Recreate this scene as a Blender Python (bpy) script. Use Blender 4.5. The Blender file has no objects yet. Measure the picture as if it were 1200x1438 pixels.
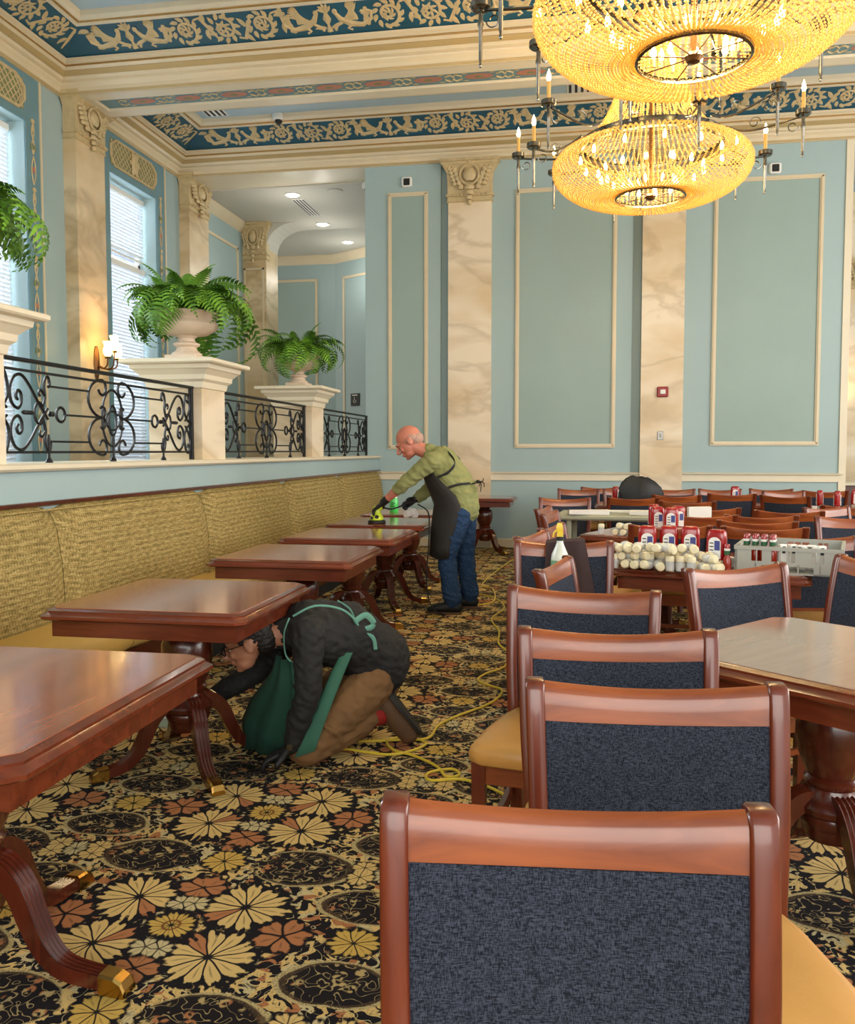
import bpy, math, random
from math import sin, cos, pi, radians as R
from mathutils import Vector as V, Matrix

C = bpy.context.scene.collection
sc = bpy.context.scene
random.seed(7)

# ------------------------------------------------------------ camera
cam = bpy.data.cameras.new('camera')
co = bpy.data.objects.new('camera', cam); C.objects.link(co)
cam.sensor_fit = 'HORIZONTAL'; cam.sensor_width = 36; cam.lens = 36.0
cam.shift_y = -19 / 1200
cam.clip_end = 200
co.location = (0, 0, 1.37)
co.rotation_euler = (R(90 - 3.196), 0, R(9.8186))
sc.camera = co

# ------------------------------------------------------------ world, lights, exposure
sc.view_settings.view_transform = 'Standard'
sc.view_settings.look = 'None'
sc.view_settings.gamma = 1
sc.view_settings.use_curve_mapping = False
sc.view_settings.exposure = 0.90
sc.cycles.use_denoising = True
sc.cycles.max_bounces = 8
sc.cycles.diffuse_bounces = 4
sc.cycles.glossy_bounces = 3
sc.cycles.transmission_bounces = 6
sc.cycles.transparent_max_bounces = 8
sc.cycles.caustics_reflective = False
sc.cycles.caustics_refractive = False
sc.cycles.sample_clamp_indirect = 6

w = bpy.data.worlds.new('daylight'); sc.world = w; w.use_nodes = True
bg = w.node_tree.nodes['Background']
bg.inputs[0].default_value = (1.0, 0.97, 0.92, 1); bg.inputs[1].default_value = .78


def area(name, loc, rot, sx, sy, power, col):
    l = bpy.data.lights.new(name, 'AREA'); l.shape = 'RECTANGLE'; l.size = sx; l.size_y = sy
    l.energy = power; l.color = col
    o = bpy.data.objects.new(name, l); C.objects.link(o); o.location = loc; o.rotation_euler = rot
    return o


def point(name, loc, power, col, r=.1):
    l = bpy.data.lights.new(name, 'POINT'); l.energy = power; l.color = col; l.shadow_soft_size = r
    o = bpy.data.objects.new(name, l); C.objects.link(o); o.location = loc
    return o


# daylight through the two windows in view; the right and rear panels are added fill
for yy in (4.9, 7.87, 10.79):
    area('window_daylight', (-6.9, yy, 3.6), (0, R(-80), 0), 3.8, 1.4, 210, (.82, .93, 1))
area('room_fill_right', (7.6, 4.5, 3.0), (R(90), 0, R(90)), 9, 3.6, 330, (1, .96, .90))
area('room_fill_behind', (1.0, -4.5, 3.0), (R(90), 0, 0), 8, 3.6, 230, (1, .96, .9))


# ------------------------------------------------------------ materials
def lin(c):
    return tuple((x / 255 / 12.92) if x / 255 <= .04045 else ((x / 255 + .055) / 1.055) ** 2.4 for x in c) + (1,)


class NT:
    def __init__(s, name):
        s.m = bpy.data.materials.new(name); s.m.use_nodes = True
        s.nt = s.m.node_tree; s.b = s.nt.nodes['Principled BSDF']

    def n(s, t, **k):
        x = s.nt.nodes.new(t)
        for a, v in k.items(): setattr(x, a, v)
        return x

    def link(s, a, b): s.nt.links.new(a, b)

    def setv(s, sock, v):
        if isinstance(v, EX): v = v.s
        if isinstance(v, bpy.types.NodeSocket): s.link(v, sock)
        else: sock.default_value = v

    def math(s, op, a, b=None, c=None, clamp=False):
        x = s.n('ShaderNodeMath', operation=op); x.use_clamp = clamp
        s.setv(x.inputs[0], a)
        if b is not None: s.setv(x.inputs[1], b)
        if c is not None: s.setv(x.inputs[2], c)
        return EX(s, x.outputs[0])

    def mix(s, f, a, b):
        x = s.n('ShaderNodeMix', data_type='RGBA')
        s.setv(x.inputs[0], f); s.setv(x.inputs[6], a); s.setv(x.inputs[7], b)
        return x.outputs[2]

    def coord(s, kind='Object'): return s.n('ShaderNodeTexCoord').outputs[kind]

    def noise(s, vec, scale, detail=3, rough=.5, dist=0):
        x = s.n('ShaderNodeTexNoise'); s.link(vec, x.inputs['Vector'])
        x.inputs['Scale'].default_value = scale; x.inputs['Detail'].default_value = detail
        x.inputs['Roughness'].default_value = rough; x.inputs['Distortion'].default_value = dist
        return x

    def mapping(s, vec, scale=(1, 1, 1), rot=(0, 0, 0), loc=(0, 0, 0)):
        x = s.n('ShaderNodeMapping'); s.link(vec, x.inputs['Vector'])
        x.inputs['Scale'].default_value = scale; x.inputs['Rotation'].default_value = rot; x.inputs['Location'].default_value = loc
        return x.outputs[0]

    def ramp(s, f, stops):
        x = s.n('ShaderNodeValToRGB'); s.setv(x.inputs[0], f)
        el = x.color_ramp.elements
        while len(el) < len(stops): el.new(.5)
        for e, (p, c) in zip(el, stops): e.position = p; e.color = c
        return x.outputs[0]

    def bump(s, h, strength=.2, dist=.01):
        x = s.n('ShaderNodeBump'); x.inputs['Strength'].default_value = strength; x.inputs['Distance'].default_value = dist
        s.setv(x.inputs['Height'], h); s.link(x.outputs[0], s.b.inputs['Normal'])

    def base(s, c, rough=.5, metal=0, spec=.5, coat=0):
        s.setv(s.b.inputs['Base Color'], c)
        s.setv(s.b.inputs['Roughness'], rough); s.b.inputs['Metallic'].default_value = metal
        s.b.inputs['Specular IOR Level'].default_value = spec
        s.b.inputs['Coat Weight'].default_value = coat
        return s.m


class EX:
    def __init__(s, nt, sock): s.nt = nt; s.s = sock
    def __add__(s, o): return s.nt.math('ADD', s, o)
    __radd__ = __add__
    def __mul__(s, o): return s.nt.math('MULTIPLY', s, o)
    __rmul__ = __mul__
    def __sub__(s, o): return s.nt.math('SUBTRACT', s, o)
    def __rsub__(s, o): return s.nt.math('SUBTRACT', o, s)
    def __truediv__(s, o): return s.nt.math('DIVIDE', s, o)
    def abs(s): return s.nt.math('ABSOLUTE', s)
    def sin(s): return s.nt.math('SINE', s)
    def cos(s): return s.nt.math('COSINE', s)
    def sqrt(s): return s.nt.math('SQRT', s)
    def max(s, o): return s.nt.math('MAXIMUM', s, o)
    def min(s, o): return s.nt.math('MINIMUM', s, o)
    def pw(s, p): return s.nt.math('POWER', s, p)
    def pingpong(s, o): return s.nt.math('PINGPONG', s, o)
    def step(s, e, w):      # 0 below e-w, 1 above e+w
        return s.nt.math('ADD', (s - e) * (.5 / w), .5, clamp=True)


def plain(name, c, rough=.5, metal=0, spec=.5, coat=0, var=.06, scale=6, bump=0, bscale=60):
    t = NT(name); co_ = t.coord()
    n = t.noise(co_, scale, 4)
    a = lin(c)
    lo = tuple(max(0, x * (1 - var * 2)) for x in a[:3]) + (1,)
    hi = tuple(min(1, x * (1 + var)) for x in a[:3]) + (1,)
    t.base(t.mix(n.outputs[0], lo, hi), rough, metal, spec, coat)
    if bump:
        t.bump(t.noise(co_, bscale, 3).outputs[0], bump, .004)
    return t.m


def wood(name, c1, c2, rough=.28, coat=.4, axis=0, scale=1.0, wear=0):
    t = NT(name); co_ = t.coord()
    sc_ = [9, 9, 9]; sc_[axis] = 1.0
    n = t.noise(t.mapping(co_, tuple(x * scale for x in sc_)), 2.2, 6, .6, .8)
    n2 = t.noise(co_, 3, 2)
    f = t.math('ADD', t.math('MULTIPLY', n.outputs[0], .8), t.math('MULTIPLY', n2.outputs[0], .35))
    col = t.ramp(f, [(.35, lin(c1)), (.75, lin(c2))])
    t.base(col, rough, 0, .5, coat)
    t.b.inputs['Coat Roughness'].default_value = .12
    if wear:
        k = t.noise(co_, 22, 5, .7)
        t.setv(t.b.inputs['Roughness'], t.math('ADD', t.math('MULTIPLY', k.outputs[0], wear), rough - wear * .4))
    return t.m


def marble(name, base, vein, soft, scale=1.0):
    t = NT(name); co_ = t.coord()
    m = t.mapping(co_, (scale * .6, scale * .6, scale * 1.25), (R(12), R(38), R(10)))
    n = t.noise(m, 1.1, 4, .5, .55)
    v = t.math('ABSOLUTE', t.math('SUBTRACT', n.outputs[0], .5))
    f = t.math('MULTIPLY', v, 17, clamp=True)
    n2 = t.noise(m, 1.2, 3, .5, .4)
    c0 = t.mix(t.ramp(n2.outputs[0], [(.42, (0, 0, 0, 1)), (.62, (1, 1, 1, 1))]), lin(base), lin(soft))
    col = t.mix(f, t.mix(.45, c0, lin(vein)), c0)
    t.base(col, .35, 0, .4)
    return t.m


def cloth(name, c1, c2, scale=220, rough=.9, bump=.4):
    t = NT(name); co_ = t.coord()
    a = t.noise(t.mapping(co_, (scale, scale * .12, scale * .25)), 1, 2)
    b = t.noise(t.mapping(co_, (scale * .16, scale * .2, scale)), 1, 2)
    f = t.math('ADD', t.math('MULTIPLY', a.outputs[0], .5), t.math('MULTIPLY', b.outputs[0], .5))
    t.base(t.ramp(f, [(.42, lin(c1)), (.60, lin(c2))]), rough, 0, .2)
    t.bump(f, bump, .002)
    return t.m


def emis(name, c, s):
    t = NT(name); t.b.inputs['Emission Color'].default_value = lin(c); t.b.inputs['Emission Strength'].default_value = s
    t.b.inputs['Base Color'].default_value = lin(c)
    return t.m


def glass(name, c, rough=.05, alpha=.35):
    t = NT(name); t.base(lin(c), rough, 0, .5)
    t.b.inputs['Alpha'].default_value = alpha
    return t.m


M = {}
M['blue'] = plain('blue_wall_paint', (154, 176, 178), .55, var=.05, scale=1.2, bump=.15, bscale=90)
M['blue_panel'] = plain('green_blue_panel_paint', (144, 165, 160), .55, var=.05, scale=1.5, bump=.15, bscale=90)
M['blue_light'] = plain('pale_blue_ceiling_paint', (166, 188, 200), .6, var=.04, scale=1)
M['slate'] = plain('slate_blue_border_paint', (104, 140, 150), .6, var=.12, scale=5)
M['cove'] = plain('deep_teal_cove_paint', (30, 84, 106), .5, var=.2, scale=3)
M['cream'] = plain('cream_trim_paint', (208, 194, 164), .4, var=.05, scale=4)
M['khakishade'] = plain('khaki_cornice_shade', (176, 154, 108), .45, var=.05)  # shading of the cornice mouldings, put in as khaki colour
M['cream2'] = plain('pale_cream_trim_paint', (216, 206, 182), .4, var=.04, scale=4)
M['goldline'] = plain('gilt_line', (170, 132, 74), .3, metal=.5, var=.2, scale=12)
M['gilt'] = plain('antique_gilt_relief', (196, 176, 134), .5, metal=0, var=.15, scale=14)
M['rose'] = plain('rose_relief', (178, 120, 100), .6, var=.1)
M['leafg'] = plain('green_relief', (128, 134, 92), .6, var=.2)
M['white'] = plain('white_paint', (226, 226, 222), .5, var=.02)
M['soffit'] = plain('soffit_plaster', (190, 188, 178), .7, var=.03, scale=2)
M['marble'] = marble('cream_marble', (214, 196, 164), (140, 118, 84), (196, 172, 132), 1.0)
M['marble_w'] = marble('white_marble', (222, 208, 184), (170, 148, 116), (206, 184, 148), 1.2)
M['stone'] = plain('cast_stone', (212, 192, 170), .6, var=.08, scale=10, bump=.2)
M['iron'] = plain('black_wrought_iron', (16, 17, 20), .45, metal=.4, var=.2, scale=20, bump=.2)
M['black'] = plain('black_plastic', (14, 14, 15), .6, var=.1)
M['wood_t'] = wood('mahogany_table_top', (128, 64, 38), (166, 94, 60), .14, .55, 1, 1.0, .12)
M['wood_e'] = wood('mahogany_table_edge', (74, 28, 14), (114, 50, 27), .25, .4, 0)
M['wood_p'] = wood('mahogany_pedestal', (54, 19, 10), (88, 35, 19), .25, .4, 2)  # darkened mahogany: the dimness under the tables is mixed into the colour
M['wood_c'] = wood('cherry_chair_wood', (104, 44, 18), (150, 78, 36), .30, .4, 0, 1.2)
M['wood_cv'] = wood('cherry_chair_post', (78, 26, 11), (112, 46, 21), .30, .4, 2, 1.2)
M['tan'] = plain('tan_vinyl', (205, 150, 78), .38, var=.06, scale=5, bump=.1, bscale=200)
M['yell'] = plain('mustard_seat_vinyl', (196, 158, 84), .4, var=.05, scale=4)
M['navy'] = cloth('navy_tweed', (17, 22, 32), (60, 66, 80), 700)
M['brass'] = plain('brass', (190, 150, 80), .25, metal=1, var=.1, scale=20)
M['silver'] = plain('aged_silver', (120, 118, 112), .25, metal=1, var=.2, scale=20)
M['bronze'] = plain('bronze', (110, 76, 44), .35, metal=.8)
M['red'] = plain('ketchup_red', (150, 12, 16), .25, var=.1, coat=.4)
M['label'] = plain('white_label', (225, 222, 215), .6, var=.03)
M['lblue'] = plain('blue_label', (62, 68, 130), .6)
M['greenp'] = plain('green_plastic', (24, 80, 40), .4)
M['limeg'] = plain('green_cleaner_fluid', (70, 200, 90), .3, coat=.3)
M['lime'] = plain('lime_yellow_plastic', (196, 214, 40), .35, coat=.3)
M['capw'] = plain('cream_jar_cap', (226, 214, 178), .5, var=.1, scale=30)
M['grayp'] = plain('grey_rack_plastic', (158, 158, 148), .5, var=.04)
M['cord'] = plain('yellow_cord_rubber', (214, 186, 60), .45)
M['paper'] = plain('white_paper', (224, 220, 212), .7)
M['olive'] = plain('olive_knit', (134, 136, 84), .85, var=.12, scale=9, bump=.5, bscale=40)
M['jeans'] = cloth('blue_denim', (26, 44, 70), (52, 78, 112), 400)
M['apron'] = plain('black_apron_cloth', (34, 30, 26), .75, var=.2, scale=7, bump=.4, bscale=25)
M['greena'] = plain('green_apron_cloth', (20, 66, 52), .8, var=.25, scale=6, bump=.4, bscale=25)
M['mint'] = plain('mint_apron_strap', (98, 150, 130), .8)
M['blkshirt'] = plain('black_shirt_knit', (22, 20, 20), .8, var=.25, scale=7, bump=.5, bscale=30)
M['khaki'] = plain('brown_trouser_cloth', (120, 86, 50), .85, var=.15, scale=8, bump=.5, bscale=30)
M['skin'] = plain('skin', (192, 120, 98), .5, var=.08, scale=9)
M['skin2'] = plain('skin_tan', (168, 116, 90), .5, var=.08, scale=9)
M['hair'] = plain('dark_hair', (22, 17, 15), .6, var=.3, scale=60, bump=.6, bscale=200)
M['ghair'] = plain('short_grey_hair', (176, 140, 124), .7, var=.15, scale=60)
M['glove'] = plain('black_glove', (18, 18, 19), .55, var=.1)
M['shoe'] = plain('brown_shoe_leather', (92, 64, 40), .55, var=.2, scale=15)
M['sole'] = plain('dark_sole', (28, 26, 24), .6)
M['redsock'] = plain('red_sock', (150, 26, 20), .8)
M['gfold'] = plain('grey_green_folding_top', (160, 160, 138), .5, var=.04)
M['clear'] = glass('clear_jar_glass', (222, 224, 222), .08, .45)
M['bulb'] = emis('warm_bulb', (255, 214, 140), 26)
M['shade'] = emis('lit_shade_glass', (255, 214, 130), 4.5)
M['down'] = emis('downlight_lens', (255, 250, 236), 7)
M['candle'] = plain('wax_candle_sleeve', (214, 170, 96), .5)
M['alarm'] = plain('fire_alarm_red', (140, 20, 22), .4)
M['grille'] = plain('dark_grille', (20, 22, 24), .6)

# crystal beads: warm glass, lets the bulbs' light through
t = NT('crystal_beads')
t.base(lin((255, 226, 150)), .12, 0, .8)
t.b.inputs['Transmission Weight'].default_value = 0
t.b.inputs['Subsurface Weight'].default_value = 0
tr = t.n('ShaderNodeBsdfTranslucent'); tr.inputs[0].default_value = lin((255, 222, 140))
mx = t.n('ShaderNodeMixShader'); mx.inputs[0].default_value = .55
t.link(t.b.outputs[0], mx.inputs[1]); t.link(tr.outputs[0], mx.inputs[2])
t.link(mx.outputs[0], t.nt.nodes['Material Output'].inputs[0])
M['bead'] = t.m

# leaves
t = NT('fern_green'); n_ = t.noise(t.coord(), 9, 3)
t.base(t.ramp(n_.outputs[0], [(.3, lin((34, 76, 18))), (.7, lin((116, 164, 50)))]), .5, 0, .3)
M['fern'] = t.m

# banquette weave: rows of small gold dashes
t = NT('olive_gold_weave'); co_ = t.coord()
sp = t.n('ShaderNodeSeparateXYZ'); t.link(co_, sp.inputs[0])
yy_ = EX(t, sp.outputs[1]); zz_ = EX(t, sp.outputs[2]) + EX(t, sp.outputs[0])
row = (zz_ * (2 * pi / .03)).sin()
col_ = ((yy_ + (zz_ * 8).sin() * .004) * (2 * pi / .022)).sin() * ((zz_ * (2 * pi / .06)).sin())
nn = t.noise(t.mapping(co_, (60, 20, 120)), 1, 3)
f_ = row * .07 + col_ * .10 + EX(t, nn.outputs[0]) * .95 + .14
t.base(t.ramp(f_, [(.35, lin((96, 82, 44))), (.6, lin((140, 120, 70))), (.85, lin((176, 156, 102)))]), .8, 0, .25)
t.bump(f_, .3, .002)
M['weave'] = t.m

# window blind slats let a little of the daylight through
t = NT('white_blind_slat'); t.base(lin((226, 232, 238)), .45)
tr = t.n('ShaderNodeBsdfTranslucent'); tr.inputs[0].default_value = lin((220, 228, 240))
mx = t.n('ShaderNodeMixShader'); mx.inputs[0].default_value = .10
t.link(t.b.outputs[0], mx.inputs[1]); t.link(tr.outputs[0], mx.inputs[2])
t.link(mx.outputs[0], t.nt.nodes['Material Output'].inputs[0])
M['slat'] = t.m


def carpet():
    t = NT('floral_axminster_carpet')
    sp = t.n('ShaderNodeSeparateXYZ')
    co_ = t.coord()
    wob = t.noise(co_, 7, 2)
    # slight wobble so that the drawing looks woven, not ruled
    vm = t.n('ShaderNodeVectorMath', operation='MULTIPLY_ADD')
    t.link(wob.outputs[1], vm.inputs[0]); vm.inputs[1].default_value = (.03, .03, 0); t.link(co_, vm.inputs[2])
    t.link(vm.outputs[0], sp.inputs[0])
    W_, V_ = 1.09, .78
    x = EX(t, sp.outputs[0]) + (1.11 + .015 + W_ * 20); y = EX(t, sp.outputs[1]) - (2.24 + .015 - V_ * 20)
    au = x.pingpong(W_ / 2)           # |u| folded, 0 at the star .. W/2
    av = y.pingpong(V_ / 2)

    def loc(cx, cy):
        dx = au - cx; dy = av - cy
        return dx, dy, (dx * dx + dy * dy).sqrt()

    def ang(dx, dy): return t.math('ARCTAN2', dy, dx)

    e = .004
    navy = lin((24, 24, 32)); gold = lin((228, 196, 128)); pale = lin((214, 198, 150)); coral = lin((186, 124, 82)); brown = lin((92, 74, 56))
    yel = lin((214, 178, 92))
    # filler: small curling leaves, florets and thin stems
    vc = t.n('ShaderNodeTexVoronoi'); t.link(co_, vc.inputs['Vector']); vc.inputs['Scale'].default_value = 24
    rc = t.n('ShaderNodeSeparateColor'); t.link(vc.outputs['Color'], rc.inputs[0])
    b1 = EX(t, t.noise(co_, 21, 1, .4, 1.7).outputs[0]); b2 = EX(t, t.noise(co_, 15, 0, .4, 1.2).outputs[0])
    lf = b1.step(.505, .012)
    fcol = t.ramp(rc.outputs[0], [(0, gold), (.62, pale), (.84, coral)])
    for el in t.nt.nodes:
        if el.type == 'VALTORGB' and el.outputs[0] == fcol: el.color_ramp.interpolation = 'CONSTANT'
    stem = 1 - (b2 - .5).abs().step(.010, .004)
    col = t.mix(stem, navy, pale)
    col = t.mix(lf, col, fcol)
    vein = 1 - (b1 - .60).abs().step(.007, .004)
    col = t.mix(vein * .8, col, navy)

    # vine-filled ovals inside tapering bands that stay open towards the small flower
    v1 = EX(t, t.noise(co_, 22, 0, .5, 1.4).outputs[0])
    vinem = 1 - (v1 - .5).abs().step(.022, .007)
    voc = t.n('ShaderNodeTexVoronoi'); t.link(co_, voc.inputs['Vector']); voc.inputs['Scale'].default_value = 20
    dots = 1 - EX(t, voc.outputs['Distance']).step(.33, .05)
    lobes = EX(t, t.noise(co_, 60, 0).outputs[0]).step(.46, .04)
    spk = t.noise(co_, 190, 1)
    bandc = t.mix(EX(t, spk.outputs[0]).step(.44, .10), lin((140, 122, 84)), lin((206, 188, 136)))
    for (cx, cy, a, b, o) in ((.27, .39, .19, .125, -1), (.52, .19, .14, .10, 1)):
        dx, dy, r_ = loc(cx, cy)
        px = dx / a; py = dy / b
        g = (px * px + py * py + px * px * py.abs() * .35).sqrt()
        c_ = px / (g + .001) * (1 if o < 0 else -1)          # 1 at the closed end, -1 at the open end
        inside = 1 - g.step(.90, .02)
        ic = t.mix(vinem, lin((28, 26, 32)), lin((178, 158, 112)))
        ic = t.mix(dots * lobes, ic, t.mix(EX(t, rc.outputs[1]).step(.6, .01), lin((196, 172, 116)), coral))
        col = t.mix(inside, col, ic)
        w_ = (c_ + 1.25) * .055
        band = (g.step(.90, .02)) * (1 - (g - w_).step(.90, .02)) * c_.step(-.82, .05)
        shade = (g + w_ * 1.1).step(.90, .02) * (1 - g.step(.90, .02)) * c_.step(-.6, .1)
        col = t.mix(shade * .85, col, t.mix(EX(t, spk.outputs[0]).step(.5, .1), lin((60, 46, 38)), lin((96, 78, 58))))
        col = t.mix(band, col, bandc)

    rag = t.noise(co_, 26, 2)

    def petals(cx, cy, n, R0, inner, colr, rot=0.0, halo=1.10, gap=.26, stretch=1.0, accent=None):
        nonlocal col
        dx, dy, r = loc(cx, cy)
        th = ang(dx, dy)
        k = ((th * (n / 2)) + rot).cos().abs()
        rr = R0 * (.62 + EX(t, rag.outputs[0]) * .72)
        fork = k.step(.94, .03) * .16
        edge = (k.pw(.4) * (1 - inner) + inner - fork) * rr
        col = t.mix(1 - (r - rr * halo).step(0, .005), col, navy)
        body = (1 - (r - edge).step(0, e)) * (k * r).step(gap * R0 * .42, .0035)
        c_ = colr
        if accent is not None:
            c_ = t.mix((th - accent).cos().step(.955, .02), colr, coral)
        line = k.step(.982, .008) * r.step(R0 * .35, .01) * (1 - (r - R0 * .7).step(0, .01))
        c_ = t.mix(line * .55, c_, brown)
        col = t.mix(body, col, c_)
        return r

    # four great palmettes round the star
    petals(.175, .128, 11, .135, .35, gold, .6, accent=3.9)
    petals(0, .215, 5, .075, .3, coral, .3)
    petals(.335, 0, 5, .085, .3, coral, 0)
    petals(.02, .12, 5, .045, .35, pale, .8)
    petals(0, .39, 8, .072, .6, yel)
    petals(.545, 0, 8, .072, .6, yel)
    petals(.545, .39, 8, .055, .5, pale)
    petals(.47, .36, 6, .045, .5, gold)
    r = petals(0, 0, 10, .070, .6, yel, 0, 1.2)
    col = t.mix(1 - (r - .024).abs().step(.004, .002), col, lin((130, 84, 44)))
    fine = t.noise(co_, 420, 1)
    col = t.mix(EX(t, fine.outputs[0]).step(.5, .3) * .3, col, lin((60, 52, 44)))
    t.base(col, .95, 0, .1)
    t.bump(fine.outputs[0], .5, .003)
    return t.m


M['carpet'] = carpet()


# ------------------------------------------------------------ mesh helpers
class MB:
    def __init__(s): s.v = []; s.f = []; s.mi = []; s.cur = 0

    def _add(s, vs, fs, T=None):
        o = len(s.v)
        s.v += [tuple(T @ V(p)) if T else tuple(p) for p in vs]
        s.f += [tuple(i + o for i in f) for f in fs]; s.mi += [s.cur] * len(fs)
        return s

    def box(s, a, b, T=None):
        x0, y0, z0 = a; x1, y1, z1 = b
        return s._add([(x0, y0, z0), (x1, y0, z0), (x1, y1, z0), (x0, y1, z0), (x0, y0, z1), (x1, y0, z1), (x1, y1, z1), (x0, y1, z1)],
                      [(0, 3, 2, 1), (4, 5, 6, 7), (0, 1, 5, 4), (1, 2, 6, 5), (2, 3, 7, 6), (3, 0, 4, 7)], T)

    def rbox(s, a, b, r, T=None):       # box with chamfered edges
        x0, y0, z0 = a; x1, y1, z1 = b
        loops = []
        for z, i in ((z0, r), (z0 + r, 0), (z1 - r, 0), (z1, r)):
            X0, X1, Y0, Y1 = x0 + i, x1 - i, y0 + i, y1 - i
            c = r if i == 0 else r * .6
            loops.append([(X0 + c, Y0, z), (X1 - c, Y0, z), (X1, Y0 + c, z), (X1, Y1 - c, z), (X1 - c, Y1, z), (X0 + c, Y1, z), (X0, Y1 - c, z), (X0, Y0 + c, z)])
        return s.loft(loops, T=T)

    def loft(s, loops, close=True, cap=True, T=None):
        n = len(loops[0]); vs = [p for l in loops for p in l]; fs = []
        for i in range(len(loops) - 1):
            for j in range(n if close else n - 1):
                k = (j + 1) % n
                fs.append((i * n + j, i * n + k, (i + 1) * n + k, (i + 1) * n + j))
        if cap:
            fs.append(tuple(range(n))[::-1]); fs.append(tuple((len(loops) - 1) * n + j for j in range(n)))
        return s._add(vs, fs, T)

    def lathe(s, prof, c=(0, 0, 0), seg=16, T=None, cap=True):
        loops = [[(c[0] + r * cos(2 * pi * j / seg), c[1] + r * sin(2 * pi * j / seg), c[2] + z) for j in range(seg)] for r, z in prof]
        return s.loft(loops, cap=cap, T=T)

    def tube(s, pts, r, seg=8, cap=True, side=None, T=None, closed=False):
        pts = [V(p) for p in pts]; n = len(pts)
        rr = r if isinstance(r, (list, tuple)) else [r] * n
        loops = []
        up = V(side) if side else None; prev = None
        for i, p in enumerate(pts):
            if closed: d = pts[(i + 1) % n] - pts[i - 1]
            else: d = pts[min(i + 1, n - 1)] - pts[max(i - 1, 0)]
            if d.length < 1e-9: d = V((0, 0, 1))
            d.normalize()
            if up is not None: a = up - d * up.dot(d)
            elif prev is not None: a = prev - d * prev.dot(d)
            else:
                a = V((0, 0, 1)) - d * d.z
                if a.length < .2: a = V((1, 0, 0)) - d * d.x
            if a.length < 1e-6: a = V((0, 1, 0))
            a.normalize(); prev = a; b = d.cross(a)
            ra, rb = rr[i] if isinstance(rr[i], (list, tuple)) else (rr[i], rr[i])
            loops.append([tuple(p + a * (ra * cos(2 * pi * j / seg)) + b * (rb * sin(2 * pi * j / seg))) for j in range(seg)])
        if closed:
            loops.append(loops[0]); return s.loft(loops, cap=False, T=T)
        return s.loft(loops, cap=cap, T=T)

    def capsule(s, pts, r, seg=10, side=None):   # tube with rounded ends
        P = [V(p) for p in pts]; rr = [(q if isinstance(q, (list, tuple)) else (q, q)) for q in (r if isinstance(r, (list, tuple)) and not (len(r) == 2 and len(pts) != 2) else [r] * len(P))]
        d0 = (P[0] - P[1]).normalized(); d1 = (P[-1] - P[-2]).normalized()
        m0 = sum(rr[0]) / 2; m1 = sum(rr[-1]) / 2
        A, B = [], []
        for t_ in (.97, .75, .42):
            k = math.sqrt(1 - t_ * t_)
            A.append((P[0] + d0 * m0 * t_, (rr[0][0] * k, rr[0][1] * k)))
            B.append((P[-1] + d1 * m1 * t_, (rr[-1][0] * k, rr[-1][1] * k)))
        seq = A + list(zip(P, rr)) + B[::-1]
        return s.tube([q[0] for q in seq], [q[1] for q in seq], seg, side=side)

    def ball(s, c, r, seg=12, T=None):
        rx, ry, rz = r if isinstance(r, (list, tuple)) else (r, r, r)
        n = max(4, seg // 2); loops = []
        for i in range(1, n):
            a = pi * i / n
            loops.append([(c[0] + rx * sin(a) * cos(2 * pi * j / seg), c[1] + ry * sin(a) * sin(2 * pi * j / seg), c[2] - rz * cos(a)) for j in range(seg)])
        return s.loft(loops, T=T)

    def octa(s, c, r):
        x, y, z = c
        return s._add([(x + r, y, z), (x - r, y, z), (x, y + r, z), (x, y - r, z), (x, y, z + r), (x, y, z - r)],
                      [(0, 2, 4), (2, 1, 4), (1, 3, 4), (3, 0, 4), (2, 0, 5), (1, 2, 5), (3, 1, 5), (0, 3, 5)])

    def prism(s, poly, h0, h1, axis=2, T=None):
        def P(a, b, h): return {2: (a, b, h), 1: (a, h, b), 0: (h, a, b)}[axis]
        return s.loft([[P(a, b, h0) for a, b in poly], [P(a, b, h1) for a, b in poly]], T=T)

    def rect(s, prof, x0, y0, x1, y1, cut=0, T=None):   # profile (offset outwards, z) swept round a rectangle; cut = clipped corners
        loops = []
        for o, z in prof:
            X0, Y0, X1, Y1 = x0 - o, y0 - o, x1 + o, y1 + o
            if cut:
                c = cut
                loops.append([(X0 + c, Y0, z), (X1 - c, Y0, z), (X1, Y0 + c, z), (X1, Y1 - c, z), (X1 - c, Y1, z), (X0 + c, Y1, z), (X0, Y1 - c, z), (X0, Y0 + c, z)])
            else:
                loops.append([(X0, Y0, z), (X1, Y0, z), (X1, Y1, z), (X0, Y1, z)])
        return s.loft(loops, T=T)

    def ring(s, prof, x0, y0, x1, y1, z_is=True):       # open ring, profile (inset, z), facing inwards/down
        loops = [[(x0 + o, y0 + o, z), (x1 - o, y0 + o, z), (x1 - o, y1 - o, z), (x0 + o, y1 - o, z)] for o, z in prof]
        return s.loft(loops, cap=False)

    def ribbon(s, pts, wd, h=.006):      # flat strip in local XY, thickness h in Z
        n = len(pts); L, Rr = [], []
        for i, p in enumerate(pts):
            a = pts[max(i - 1, 0)]; b = pts[min(i + 1, n - 1)]
            dx, dy = b[0] - a[0], b[1] - a[1]; l = math.hypot(dx, dy) or 1
            w_ = wd[i] if isinstance(wd, list) else wd
            L.append((p[0] - dy / l * w_, p[1] + dx / l * w_)); Rr.append((p[0] + dy / l * w_, p[1] - dx / l * w_))
        loops = [[(L[i][0], L[i][1], 0), (L[i][0] * .6 + Rr[i][0] * .4, L[i][1] * .6 + Rr[i][1] * .4, h), (Rr[i][0], Rr[i][1], 0)] for i in range(n)]
        return s.loft(loops, cap=True)

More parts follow.
